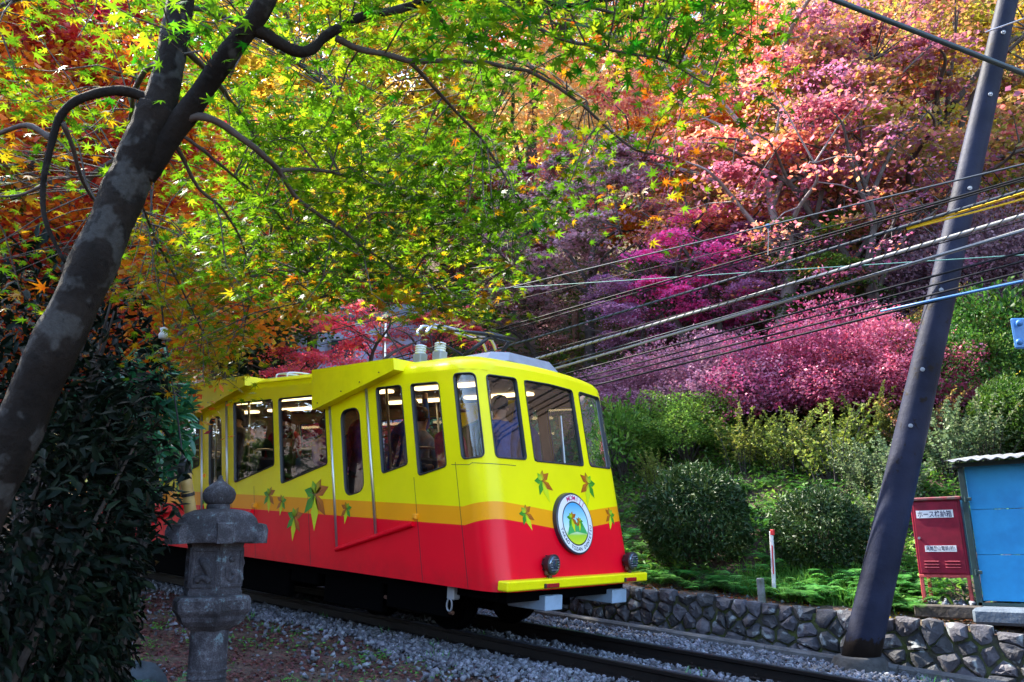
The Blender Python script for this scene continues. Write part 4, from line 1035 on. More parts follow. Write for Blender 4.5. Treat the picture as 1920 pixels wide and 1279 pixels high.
def plate(txt, xc, zc, w_, h_, size, tilt=0):
    mb = MB(); mb.box((xc, cyf-.0165, zc), (w_, .006, h_)); pl = mb.build('name_plate', M_PLATE, cab)
    V, F = text_mesh(txt, size, True); sx_ = (w_*.92)/(max(v[0] for v in V)-min(v[0] for v in V))
    mx_ = (max(v[0] for v in V)+min(v[0] for v in V))/2; my_ = (max(v[1] for v in V)+min(v[1] for v in V))/2
    mb = MB(); mb.add([(xc+(x-mx_)*sx_, cyf-.0212, zc+(y-my_)*1.0) for x, y, z in V], F); mb.build('lettering', M_INK, pl, off=tuple(cab.location))
plate('ホース格納箱', 2.72, 1.235, .375, .082, .078)
plate('高尾登山電鉄(株)', 2.735, .865, .315, .066, .052)
for xx in (cx0+.02, cx1-.02):
    for yy in (cyf+.02, cyf+.30):
        mb = MB(); mb.box((xx, yy, .445), (.035, .035, .29), bev=.004); mb.build('leg', M_REDL, cab)
mb = MB(); mb.box(((cx0+cx1)/2, cyf+.012, .575), (cx1-cx0, .03, .03), bev=.004); mb.build('cross_bar', M_REDL, cab)
M_TIMB = plain('old_timber', (.035, .028, .022), .9, col2=(.07, .06, .055), scale=6, bump=.5, bscale=25)
mb = MB(); mb.box((2.76, 2.78, .22), (.66, .14, .13), bev=.012); o = mb.build('timber_sleeper', M_TIMB); props(o, 'weathered black timber beam lying in front of the red cabinet', 'timber')
pp = np.stack([rng.uniform(2.42, 3.05, 60), rng.uniform(2.86, 3.3, 60), rng.uniform(.27, .31, 60)], 1)
o = rocks('cabinet_bed_stones', pp, rng.uniform(.02, .055, 60), M_GRAVEL, 9); props(o, 'flat grey stones packed under the red cabinet', 'stones', kind='stuff')
M_SHEDB = plain('shed_blue', (.025, .30, .62), .5, col2=(.02, .24, .52), scale=3.5, spec=.4)
M_SHEDG = plain('shed_green', (.012, .045, .05), .55, var=.4, scale=8)
shed = empty('storage_shed', (3.9, 3.3, .25), label='bright blue panelled shed with dark green posts and corrugated roof', cat='shed')
for i, (xa, xb) in enumerate(((3.07, 3.78), (3.80, 4.6))):
    for k in range(3):
        z0 = .33+k*.47; mb = MB(); mb.box(((xa+xb)/2, 2.93+.003*k, z0+.2325), (xb-xa, .018, .465), bev=.003); mb.build('panel', M_SHEDB, shed)
mb = MB(); mb.box((3.083, 3.45, 1.0), (.018, .98, 1.36)); mb.build('side_panel', M_SHEDB, shed)
for (x, y) in ((3.04, 2.90), (4.62, 2.90), (3.04, 3.95), (4.62, 3.95)):
    mb = MB(); mb.box((x, y, 1.0), (.055, .05, 1.52), bev=.004); mb.build('post', M_SHEDG, shed)
for z in (.62, 1.38):
    mb = MB(); mb.box((3.075, 2.868, z), (.07, .02, .035), bev=.004); mb.tube([(3.05, 2.865, z-.03), (3.05, 2.865, z+.03)], .011, 8); mb.build('hinge', M_SHEDG, shed)
mb = MB(); mb.box((3.83, 2.86, 1.745), (1.72, .04, .045), bev=.004); mb.build('eaves_beam', M_SHEDG, shed)
mb = MB(); mb.box((3.83, 2.9, .30), (1.6, .05, .03)); mb.build('sill', M_SHEDG, shed)
mb = MB(); nx2 = 120; V = []
for i in range(nx2+1):
    x = 2.95+1.8*i/nx2; dz = .011*math.sin(i*2*math.pi/8*1.0)
    for (y, z) in ((2.60, 1.775), (4.1, 1.93)): V.append((x, y, z+dz))
    for (y, z) in ((2.60, 1.772), (4.1, 1.927)): V.append((x, y, z+dz))
mb.add(V, [(i*4, (i+1)*4, (i+1)*4+1, i*4+1) for i in range(nx2)]+[(i*4+2, i*4+3, (i+1)*4+3, (i+1)*4+2) for i in range(nx2)]+[(i*4, i*4+2, (i+1)*4+2, (i+1)*4) for i in range(nx2)])
mb.build('roof_sheet', plain('corrugated', (.30, .32, .33), .6, col2=(.17, .16, .15), scale=9), shed)
mb = MB(); mb.box((3.9, 2.86, .20), (1.75, .62, .16), Matrix.Rotation(.0, 3, 'Y'), bev=.03); o = mb.build('concrete_slab', plain('slab_concrete', (.10, .13, .17), .85, col2=(.06, .08, .11), scale=8, bump=.4)); props(o, 'blue grey concrete slab under the blue shed', 'slab')
pb = atY(1453, 1097, 2.85)
mk_ = empty('marker_post', pb, label='thin white boundary stake with red top beside the grass', cat='marker post')
mb = MB(); mb.box(pb+np.array((0, 0, .30)), (.04, .04, .68), Matrix.Rotation(.04, 3, 'Y'), bev=.006); mb.build('stake', plain('stake_white', (.72, .72, .72), .5, col2=(.5, .5, .5), scale=20), mk_)
mb = MB(); mb.box(pb+np.array((.0265, 0, .625)), (.043, .043, .07), Matrix.Rotation(.04, 3, 'Y'), bev=.006); mb.build('red_top', plain('stake_red', (.6, .02, .03), .5), mk_)
mb = MB(); mb.box(pb+np.array((.012, -.022, .30)), (.014, .004, .34), Matrix.Rotation(.04, 3, 'Y')); mb.build('red_stripe', bpy.data.materials['stake_red'], mk_)
kp = atY(1428, 1118, 2.62)
mb = MB(); mb.box(kp+np.array((0, 0, .06)), (.075, .075, .30), bev=.01); o = mb.build('boundary_stone', plain('old_conc', (.19, .20, .20), .9, col2=(.09, .10, .08), scale=9, bump=.4)); props(o, 'short square grey concrete boundary post near the wall edge', 'boundary post')

# ================================================================== stone lantern
def lantern_mat():
    m, n, p, out = newmat('lantern_granite')
    tc = N(n, 'ShaderNodeTexCoord')
    n1 = N(n, 'ShaderNodeTexNoise'); n1.inputs['Scale'].default_value = 7; n1.inputs['Detail'].default_value = 8; n1.inputs['Roughness'].default_value = .75
    n2 = N(n, 'ShaderNodeTexNoise'); n2.inputs['Scale'].default_value = 120; n2.inputs['Detail'].default_value = 3
    n3 = N(n, 'ShaderNodeTexNoise'); n3.inputs['Scale'].default_value = 14; n3.inputs['Detail'].default_value = 8; n3.inputs['Roughness'].default_value = .8
    for x in (n1, n2, n3): n.links.new(tc.outputs['Object'], x.inputs['Vector'])
    r1 = ramp(n, [(.34, (.011, .011, .015)), (.5, (.040, .038, .049)), (.68, (.12, .115, .14))]); n.links.new(n1.outputs['Fac'], r1.inputs[0])
    sp = N(n, 'ShaderNodeMix', data_type='RGBA', blend_type='MULTIPLY'); sp.inputs[0].default_value = .8
    r2 = ramp(n, [(.4, (.55, .55, .55)), (.6, (1.25, 1.25, 1.25))]); n.links.new(n2.outputs['Fac'], r2.inputs[0]); n.links.new(r1.outputs[0], sp.inputs['A']); n.links.new(r2.outputs[0], sp.inputs['B'])
    l = ramp(n, [(.58, (0, 0, 0)), (.63, (1, 1, 1))]); n.links.new(n3.outputs['Fac'], l.inputs[0])
    mx = N(n, 'ShaderNodeMix', data_type='RGBA'); n.links.new(math_(n, 'MULTIPLY', l.outputs[0], .7), mx.inputs[0]); n.links.new(sp.outputs['Result'], mx.inputs['A']); mx.inputs['B'].default_value = (.13, .22, .25, 1)
    n.links.new(mx.outputs['Result'], p.inputs['Base Color']); p.inputs['Roughness'].default_value = .85
    b = N(n, 'ShaderNodeBump'); b.inputs['Strength'].default_value = .5; b.inputs['Distance'].default_value = .006
    ad = math_(n, 'ADD', n2.outputs['Fac'], math_(n, 'MULTIPLY', n1.outputs['Fac'], 2)); n.links.new(ad, b.inputs['Height']); n.links.new(b.outputs[0], p.inputs['Normal'])
    return m
M_LAN = lantern_mat()
LX, LY = .747, -4.566; LG_ = gz(LX, LY); L_ = lambda prof: [(r, z) for r, z in prof]
lan = empty('stone_lantern', (LX, LY, LG_), label='weathered grey stone garden lantern with onion finial and scrolled cap', cat='stone lantern')
mb = MB(); mb.lathe([(.001, 1.405), (.010, 1.402), (.013, 1.385), (.022, 1.372), (.05, 1.352), (.082, 1.325), (.093, 1.30), (.09, 1.27), (.075, 1.245), (.058, 1.236)][::-1], 28, (LX, LY, 0)); mb.build('finial', M_LAN, lan, smooth=True)
mb = MB(); mb.lathe([(.068, 1.195), (.072, 1.205), (.064, 1.212), (.066, 1.228), (.06, 1.238)], 28, (LX, LY, 0)); mb.build('neck_ring', M_LAN, lan, auto=40)
ph = math.radians(40)
def hexr(k, pw):
    return lambda r, z, a: r*(1+k*(abs(math.cos(3*(a-ph)))**pw))
mb = MB(); prof_ = [(.09, 1.21), (.14, 1.203), (.178, 1.185), (.205, 1.155), (.217, 1.12), (.222, 1.095), (.230, 1.078), (.236, 1.068), (.236, 1.03), (.23, 1.02), (.15, 1.018)]
mb.lathe(prof_[::-1], 60, (LX, LY, 0), rfun=lambda r, z, a: r*(1+.10*abs(math.cos(3*(a-ph)))**6*(1 if r > .16 else .2)-.03*abs(math.sin(3*(a-ph)))**2)); capo = mb.build('cap', M_LAN, lan, auto=50)
for k in range(6):
    an = ph+k*math.pi/3; d = np.array((math.cos(an), math.sin(an), 0)); t_ = np.array((-d[1], d[0], 0))
    mb = MB(); c = np.array((LX, LY, 0))+d*.252
    O = [(-.04, 1.018), (.03, 1.014), (.034, 1.09), (.022, 1.120), (-.006, 1.128), (-.032, 1.115), (-.046, 1.085)]
    V = [c+d*a+t_*.042*s+np.array((0, 0, b)) for s in (-1, 1) for a, b in O]; q = len(O)
    V2_ = [c+d*a*.8+t_*.028*s*1.25+np.array((0, 0, b)) for s in (-1, 1) for a, b in O]
    mb.add(V, [tuple(range(q))[::-1], tuple(range(q, 2*q))]+[(i, (i+1) % q, q+(i+1) % q, q+i) for i in range(q)]); mb.build('scroll', M_LAN, capo, off=tuple(lan.location), auto=35)
mb = MB(); mb.lathe([(.165, .735), (.168, .75), (.162, .765), (.162, 1.0), (.168, 1.02)], 6, (LX, LY, 0), phase=ph); fb = mb.build('fire_box', M_LAN, lan)
for k in range(6):     # framed panel with a carved motif on each face
    an = ph+math.pi/6+k*math.pi/3; d = np.array((math.cos(an), math.sin(an), 0)); t_ = np.array((-d[1], d[0], 0)); c = np.array((LX, LY, .885))+d*.1415
    for (a, b, w_, h_) in ((0, .098, .14, .02), (0, -.098, .14, .02), (-.066, 0, .016, .19), (.066, 0, .016, .19)):
        mb = MB(); R3 = Matrix((tuple(t_), tuple(d), (0, 0, 1))).transposed()
        mb.box(c+t_*a+np.array((0, 0, b)), (w_, .012, h_), R3, bev=.003); mb.build('panel_frame', M_LAN, fb, off=tuple(lan.location))
    mb = MB(); 
    if k % 2 == 0:
        mb.tube(bez([c+t_*-.03+np.array((0, 0, .05)), c+t_*0.0+np.array((0, 0, .02)), c+t_*.02+np.array((0, 0, -.02)), c+t_*.03+np.array((0, 0, -.06))], 4), [.012, .016, .02, .024, .026, .026, .024, .022, .02, .016, .012, .01, .006], 8)
        mb.tube(bez([c+t_*-.045+np.array((0, 0, -.07)), c+t_*-.01+np.array((0, 0, -.05)), c+t_*.035+np.array((0, 0, -.075))], 4), .018, 8)
    else:
        mb.tube([c+d*-.004+np.array((0, 0, .045)), c+d*.012+np.array((0, 0, .045))], .018, 12)
        mb.tube(bez([c+t_*-.03+np.array((0, 0, 0)), c+t_*-.028+np.array((0, 0, -.05)), c+np.array((0, 0, -.07)), c+t_*.03+np.array((0, 0, -.04)), c+t_*.005+np.array((0, 0, -.03))], 4), .010, 8)
    mb.build('carving', M_LAN, fb, off=tuple(lan.location), smooth=True)
mb = MB(); mb.lathe([(.115, .545), (.165, .575), (.19, .60), (.20, .625), (.205, .63), (.218, .645), (.222, .655), (.222, .71), (.21, .728), (.17, .735)], 6, (LX, LY, 0), phase=ph); pfm = mb.build('platform', M_LAN, lan)
for k in range(6):
    an = ph+math.pi/6+k*math.pi/3; d = np.array((math.cos(an), math.sin(an), 0)); t_ = np.array((-d[1], d[0], 0)); c = np.array((LX, LY, .683))+d*.1925
    R3 = Matrix((tuple(t_), tuple(d), (0, 0, 1))).transposed()
    mb = MB()
    for (a, b, w_, h_) in ((0, .024, .18, .006), (0, -.024, .18, .006), (-.087, 0, .006, .05), (.087, 0, .006, .05)): mb.box(c+t_*a+np.array((0, 0, b)), (w_, .008, h_), R3)
    for q in range(2):
        cc = c+t_*(-.03+.06*q); mb.add([cc+t_*.03+d*.003, cc+d*.006+np.array((0, 0, .018)), cc-t_*.03+d*.003, cc+d*.006-np.array((0, 0, .018))], [(0, 1, 2, 3)])
    mb.build('carving', M_LAN, pfm, off=tuple(lan.location))
mb = MB(); mb.lathe([(.15, LG_-.05), (.15, LG_+.08), (.108, LG_+.12), (.104, .10), (.1025, .29), (.107, .295), (.107, .305), (.103, .31), (.103, .325), (.107, .33), (.107, .34), (.1025, .345), (.102, .56)], 36, (LX, LY, 0)); mb.build('shaft', M_LAN, lan, auto=40)

# bamboo stake with its wire
bp0 = at(372, 1065, 5.35); b0 = at(358, 965, 5.35); b1 = at(346, 882, 5.35); dirb = (b1-b0)/np.linalg.norm(b1-b0)
base_b = b0-dirb*1.35
bam = empty('bamboo_stake', base_b, label='yellow bamboo tube with black cap carrying a thin wire behind the lantern', cat='bamboo stake')
mb = MB(); k = 16; Pb = [base_b+(b1-base_b)*i/k for i in range(k+1)]; mb.tube(Pb, [.038 if i % 4 else .041 for i in range(k+1)], 14); mb.build('tube', plain('bamboo', (.50, .34, .12), .45, col2=(.38, .24, .08), scale=9), bam, smooth=True)
mb = MB(); mb.tube([b1-dirb*.02, b1+dirb*.03, b1+dirb*.05, b1+dirb*.10], [.044, .046, .03, .008], 14); mb.build('end_cap', M_BLACK, bam, auto=40)
mb = MB(); cbn = b0+(b1-b0)*.42; mb.tube([cbn, cbn+dirb*.022], .043, 14); mb.build('band', M_BLACK, bam)
mb = MB(); mb.tube(bez([b1+dirb*.08, at(334, 790, 5.3), at(320, 700, 5.25), at(306, 600, 5.2), at(292, 470, 5.1), at(280, 330, 5.0)], 4), .006, 6); mb.build('wire', M_CSTL, bam)
mb = MB(); ci = at(307, 622, 5.2); mb.lathe([(.008, -.05), (.028, -.045), (.03, -.02), (.018, 0), (.026, .02), (.008, .03)], 14, ci); mb.build('insulator', M_EWH, bam, smooth=True)
# boulder
pb_, _ = hill(262, 1275); mb = MB()
g = np.random.default_rng(21); V, F = [], []
nu, nv = 18, 10
for i in range(nv+1):
    th = math.pi/2*i/nv
    for j in range(nu):
        a = 2*math.pi*j/nu; r = 1+.10*math.sin(3*a+1)+.06*math.sin(5*a)+.05*math.sin(4*th+a*2)
        V.append((pb_[0]+.30*r*math.cos(a)*math.cos(th)**.6, pb_[1]+.22*r*math.sin(a)*math.cos(th)**.6, pb_[2]-.08+.20*r*math.sin(th)**.9))
mb.add(V, [(i*nu+j, i*nu+(j+1) % nu, (i+1)*nu+(j+1) % nu, (i+1)*nu+j) for i in range(nv) for j in range(nu)]+[tuple(nv*nu+j for j in range(nu))]); o = mb.build('boulder', plain('boulder_stone', (.030, .045, .055), .85, col2=(.015, .022, .027), scale=6, bump=.4), auto=45); props(o, 'rounded blue grey boulder at the lower left beside the lantern', 'boulder')

# ================================================================== house behind the car
hb_, hd_ = hill(680, 690)
hb_ = at(690, 690, 24.0); hg = gz(hb_[0], hb_[1])
house = empty('house', (hb_[0], hb_[1], hg), label='pale blue grey building with plain wall glimpsed behind the crimson maple', cat='building')
M_HW = plain('house_wall', (.42, .52, .78), .8, var=.15, scale=2); M_HR = plain('house_roof', (.22, .26, .36), .6, var=.2, scale=4)
fx = np.array((RT[0], RT[1], 0)); fx /= np.linalg.norm(fx); fy = np.array((-fx[1], fx[0], 0)); R3 = Matrix((tuple(fx), tuple(fy), (0, 0, 1))).transposed()
ztop = at(690, 612, 24.0)[2]
mb = MB(); mb.box((hb_[0], hb_[1], (hg-.5+ztop)/2), (3.4, 3.0, ztop-hg+.5), R3); mb.build('wall', M_HW, house)
mb = MB(); c = np.array((hb_[0], hb_[1], ztop))
V = [c+fx*a+fy*b+np.array((0, 0, z)) for a in (-2, 2) for b, z in ((-1.8, -.05), (0, .75), (1.8, -.05), (1.8, -.15), (0, .65), (-1.8, -.15))]
mb.add(V, [(i, (i+1) % 6, 6+(i+1) % 6, 6+i) for i in range(6)]+[(0, 1, 2, 3, 4, 5)[::-1], (6, 7, 8, 9, 10, 11)]); mb.build('roof', M_HR, house)
mb = MB(); c = at(642, 655, 22.45); mb.box(c, (.7, .06, .6), R3); wn = mb.build('window', M_GREYMET, house); mb = MB(); mb.box(c-fy*.035, (.6, .02, .5), R3); mb.build('pane', plain('house_glass', (.03, .05, .08), .1), wn, off=tuple(house.location))
pq = at(722, 665, 21.5); mb = MB(); mb.tube([(pq[0], pq[1], gz(pq[0], pq[1])-.2), tuple(at(722, 598, 21.5))], .06, 8); o = mb.build('steel_post', M_ALU); props(o, 'slim pale steel post standing in front of the blue grey building', 'post')
# trail fence posts on the dim slope
M_POST = plain('fence_post_brown', (.16, .07, .04), .8, var=.3, scale=8)
fps = [(1018, 660), (1080, 640), (1138, 636), (1200, 612), (1272, 600), (1338, 588)]
for i, (px, py) in enumerate(fps):
    q, dq = hill(px, py); h_ = 1.05
    fo = empty('fence_post', q, label='brown round trail fence post on the dim slope, %s from left' % ['first', 'second', 'third', 'fourth', 'fifth', 'sixth'][i], cat='fence post', group='brown posts of the trail fence')
    mb = MB(); mb.tube([(q[0], q[1], q[2]-.2), (q[0], q[1], q[2]+h_), (q[0], q[1], q[2]+h_+.03)], [.12, .115, .08], 10); mb.build('post', M_POST, fo, auto=40)
# ================================================================== foliage
def bark_mat():
    m, n, p, out = newmat('maple_bark')
    tc = N(n, 'ShaderNodeTexCoord')
    def noise(s, d, r=.6):
        x = N(n, 'ShaderNodeTexNoise'); x.inputs['Scale'].default_value = s; x.inputs['Detail'].default_value = d; x.inputs['Roughness'].default_value = r; n.links.new(tc.outputs['Object'], x.inputs['Vector']); return x
    n1, n2, n3, n4 = noise(4, 6), noise(7.5, 3, .5), noise(60, 8, .75), noise(19, 5)
    r1 = ramp(n, [(.35, (.007, .0055, .0045)), (.6, (.020, .016, .0135))]); n.links.new(n1.outputs['Fac'], r1.inputs[0])
    r2 = ramp(n, [(.54, (0, 0, 0)), (.60, (1, 1, 1))]); n.links.new(n2.outputs['Fac'], r2.inputs[0])
    r4 = ramp(n, [(.58, (0, 0, 0)), (.63, (1, 1, 1))]); n.links.new(n4.outputs['Fac'], r4.inputs[0])
    mx = N(n, 'ShaderNodeMix', data_type='RGBA'); n.links.new(math_(n, 'MULTIPLY', r2.outputs[0], .75), mx.inputs[0]); n.links.new(r1.outputs[0], mx.inputs['A']); mx.inputs['B'].default_value = (.058, .058, .056, 1)
    m2 = N(n, 'ShaderNodeMix', data_type='RGBA'); n.links.new(math_(n, 'MULTIPLY', r4.outputs[0], .6), m2.inputs[0]); n.links.new(mx.outputs['Result'], m2.inputs['A']); m2.inputs['B'].default_value = (.005, .0045, .004, 1)
    m3 = N(n, 'ShaderNodeMix', data_type='RGBA', blend_type='MULTIPLY'); m3.inputs[0].default_value = .7; r3 = ramp(n, [(.3, (.5, .5, .5)), (.7, (1.3, 1.3, 1.3))]); n.links.new(n3.outputs['Fac'], r3.inputs[0]); n.links.new(m2.outputs['Result'], m3.inputs['A']); n.links.new(r3.outputs[0], m3.inputs['B'])
    n.links.new(m3.outputs['Result'], p.inputs['Base Color']); p.inputs['Roughness'].default_value = .85; p.inputs['Specular IOR Level'].default_value = .15
    b = N(n, 'ShaderNodeBump'); b.inputs['Strength'].default_value = .8; b.inputs['Distance'].default_value = .012; n.links.new(math_(n, 'ADD', n3.outputs['Fac'], n4.outputs['Fac']), b.inputs['Height']); n.links.new(b.outputs[0], p.inputs['Normal'])
    return m
M_BARK = bark_mat()
M_BARKD = plain('dark_bark', (.045, .035, .03), .9, col2=(.08, .065, .06), scale=5, bump=.5, bscale=20)
M_BARKP = plain('pale_bark', (.16, .13, .125), .85, col2=(.24, .20, .20), scale=4, bump=.4, bscale=20)
F_GREEN = leafmat('maple_green', [(0.014, 0.0615, 0.00264), (0.0264, 0.114, 0.00351), (0.0527, 0.167, 0.00439), (0.0966, 0.203, 0.00527), (0.211, 0.228, 0.00527)], trans=.55, nscale=.8, nmix=.5, rough=.45, tint=1.5)
F_GOLD = leafmat('maple_gold', [(0.04, 0.12, 0.004), (0.128, 0.176, 0.0048), (0.288, 0.208, 0.0048), (0.368, 0.144, 0.004), (0.336, 0.064, 0.0032)], trans=.55, nscale=.9, nmix=.45, rough=.45)
F_TURN = leafmat('maple_turning', [(.05, .12, .01), (.12, .17, .01), (.24, .16, .01), (.34, .11, .02), (.30, .07, .03)], trans=.5, nscale=1.0, nmix=.5, rough=.5)
PAL = {
 'orange': leafmat('leaf_orange', [(0.411, 0.0489, 0.0117), (0.538, 0.108, 0.00978), (0.586, 0.196, 0.0117), (0.489, 0.254, 0.0146), (0.293, 0.0293, 0.0293)], hue=.012),
 'red': leafmat('leaf_red', [(.30, .012, .03), (.42, .02, .04), (.50, .06, .03), (.34, .02, .08)], hue=.012),
 'crimson': leafmat('leaf_crimson', [(0.759, 0.046, 0.138), (0.851, 0.115, 0.207), (0.828, 0.207, 0.115), (0.713, 0.092, 0.299), (0.851, 0.368, 0.069)], hue=.01, trans=.5, nmix=.55),
 'magenta': leafmat('leaf_magenta', [(0.66, 0.024, 0.24), (0.84, 0.072, 0.36), (0.744, 0.144, 0.456), (0.6, 0.096, 0.384)], hue=.01),
 'mauve': leafmat('leaf_mauve', [(0.306, 0.119, 0.289), (0.391, 0.17, 0.357), (0.425, 0.204, 0.306), (0.255, 0.136, 0.187)], hue=.012),
 'dusty': leafmat('leaf_dusty', [(.46, .24, .30), (.56, .34, .36), (.50, .26, .36), (.12, .16, .05), (.42, .22, .20)], hue=.015, nmix=.55),
 'salmon': leafmat('leaf_salmon', [(.26, .05, .06), (.70, .16, .12), (.78, .34, .18), (.70, .18, .28), (.72, .26, .06), (.80, .46, .30)], hue=.012, nmix=.65, nscale=.7),
 'gold': leafmat('leaf_gold', [(0.468, 0.289, 0.017), (0.51, 0.357, 0.034), (0.34, 0.289, 0.017), (0.51, 0.238, 0.017), (0.204, 0.221, 0.017)], hue=.012),
 'peach': leafmat('leaf_peach', [(.80, .58, .34), (.80, .62, .24), (.76, .46, .24), (.66, .58, .14)], hue=.012),
 'olive': leafmat('leaf_olive', [(.10, .12, .015), (.30, .28, .03), (.44, .32, .04), (.38, .14, .10), (.09, .13, .02), (.34, .12, .16)], hue=.02, nmix=.6, nscale=.6),
 'rose': leafmat('leaf_rose', [(.20, .05, .10), (.46, .07, .14), (.44, .16, .24), (.36, .13, .26), (.46, .19, .06), (.16, .15, .03), (.52, .10, .10), (.42, .16, .28)], hue=.015, nmix=.65, nscale=.55),
 'green': leafmat('leaf_green', [(0.024, 0.068, 0.0096), (0.04, 0.104, 0.012), (0.072, 0.136, 0.016), (0.112, 0.152, 0.016)], hue=.02),
 'dark': leafmat('leaf_dark', [(.010, .030, .014), (.015, .045, .018), (.022, .06, .02)], trans=.25, hue=.02),
 'azmauve': leafmat('azalea_mauve', [(0.209, 0.0762, 0.114), (0.4, 0.143, 0.248), (0.476, 0.228, 0.343), (0.419, 0.19, 0.267), (0.248, 0.0952, 0.133), (0.514, 0.305, 0.343)], trans=.3, nmix=.6, nscale=2.2, hue=.01),
 'azpink': leafmat('azalea_pink', [(0.227, 0.0283, 0.066), (0.453, 0.0471, 0.132), (0.528, 0.104, 0.207), (0.471, 0.16, 0.265), (0.301, 0.0471, 0.0943), (0.509, 0.0754, 0.0943)], trans=.3, nmix=.6, nscale=2.2, hue=.01),
 'azpurple': leafmat('azalea_purple', [(.16, .08, .12), (.22, .12, .16), (.12, .07, .08), (.26, .15, .18)], trans=.3, nscale=1.6, hue=.01),
 'clipped': leafmat('clipped_green', [(0.0117, 0.0311, 0.00972), (0.0194, 0.0486, 0.0126), (0.0369, 0.0727, 0.0166), (0.068, 0.0972, 0.0214)], trans=.2, nscale=2.5, hue=.012),
 'bright': leafmat('bright_green', [(0.0434, 0.139, 0.0174), (0.0781, 0.209, 0.026), (0.113, 0.26, 0.0347), (0.174, 0.26, 0.0347)], trans=.4, nscale=2, hue=.02),
 'lime': leafmat('lime_sprays', [(0.187, 0.225, 0.0281), (0.281, 0.29, 0.0468), (0.15, 0.205, 0.0374), (0.319, 0.272, 0.0655)], trans=.4, nscale=2, hue=.02),
 'pale': leafmat('pale_sprays', [(0.115, 0.173, 0.072), (0.158, 0.209, 0.0936), (0.0864, 0.144, 0.0576), (0.202, 0.216, 0.101)], trans=.35, nscale=2, hue=.015),
 'fern': leafmat('fern_green', [(0.0425, 0.181, 0.0266), (0.0744, 0.255, 0.0372), (0.106, 0.319, 0.0531), (0.0531, 0.213, 0.0638)], trans=.45, nscale=1.2, hue=.02),
 'teal': leafmat('glossy_teal', [(0.015, 0.112, 0.0625), (0.025, 0.163, 0.0875), (0.0375, 0.213, 0.0875), (0.075, 0.25, 0.0625)], trans=.2, rough=.25, spec=.6, hue=.01),
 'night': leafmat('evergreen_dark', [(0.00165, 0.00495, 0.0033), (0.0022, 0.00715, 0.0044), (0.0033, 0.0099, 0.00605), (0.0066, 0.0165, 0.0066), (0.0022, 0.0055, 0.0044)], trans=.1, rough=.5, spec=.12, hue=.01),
}

# ---- the foreground maple
def D(px, py, d): return at(px, py, d)
tree = empty('maple_tree', D(-150, 1330, 2.75), label='leaning green leaved maple with pale blotched trunk in the left foreground', cat='tree')
def limb(name, pts, r0, r1, n=6, sides=12, mat=M_BARK, parent=tree, off=None, wobble=0.0):
    P = bez(pts, n); mb = MB(); k = len(P)
    if r0 < .04:          # crooked growth
        P = [np.array(q)+np.array(mnoise.noise_vector(Vector(tuple(q))*7.0))*min(.022, r0*.8)*min(1, i/3) for i, q in enumerate(P)]
    R_ = lerp_r(r0, r1, k)
    R_ = [r*(1+(.05*math.sin(i*1.7) if r0 < .04 else .04*math.sin(i*.35))) for i, r in enumerate(R_)]
    mb.tube(P, R_, sides)
    if r0 > .04:      # swellings, scars and dents
        k = sides
        for i in range(len(P)):
            for j in range(k):
                v = Vector(mb.v[i*k+j]); c = Vector(tuple(P[i])); q = v*9.0
                f = 1+.07*mnoise.noise(v*6.0)+.05*mnoise.noise(q*2.2)+.03*mnoise.noise(q*5)
                mb.v[i*k+j] = tuple(c+(v-c)*f)
    o = mb.build(name, mat, parent, smooth=True, off=off); return o, P, R_
SK = []    # skeleton nodes for twigs
trunk, P, R_ = limb('trunk', [D(-150, 1330, 2.75), D(-70, 1050, 2.75), D(40, 790, 2.8), D(140, 570, 2.85), D(215, 400, 2.95), D(262, 290, 3.0), D(300, 205, 3.03)], .082, .074, 22, 36)
SK += P[80:]
TB = tuple(tree.location)
def branch(pts, r0, r1, n=5, sides=9, parent=None):
    o, P, R_ = limb('branch', pts, r0, r1, n, sides, M_BARK if r0 > .02 else M_BARKD, parent or tree, TB); SK.extend(P[2:]); return o
B1 = branch([D(296, 215, 3.03), D(318, 120, 3.08), D(338, 10, 3.15), D(350, -120, 3.25), D(380, -320, 3.4)], .060, .038, 14, 22)
B2 = branch([D(268, 330, 3.0), D(322, 252, 3.01), D(368, 188, 3.0), D(425, 105, 2.98), D(490, 15, 2.95), D(540, -110, 2.95), D(590, -280, 3.0)], .046, .032, 14, 22)
B3 = branch([D(478, 55, 2.96), D(515, 82, 3.0), D(565, 103, 3.05), D(610, 70, 3.12), D(690, 25, 3.2), D(800, 5, 3.3), D(920, -12, 3.4), D(1080, 6, 3.5), D(1250, -20, 3.6), D(1420, -40, 3.7)], .025, .008)
B4 = branch([D(285, 188, 3.03), D(225, 172, 3.0), D(165, 180, 2.95), D(118, 212, 2.9), D(98, 262, 2.88), D(84, 345, 2.86), D(90, 420, 2.84), D(122, 490, 2.82)], .021, .006)
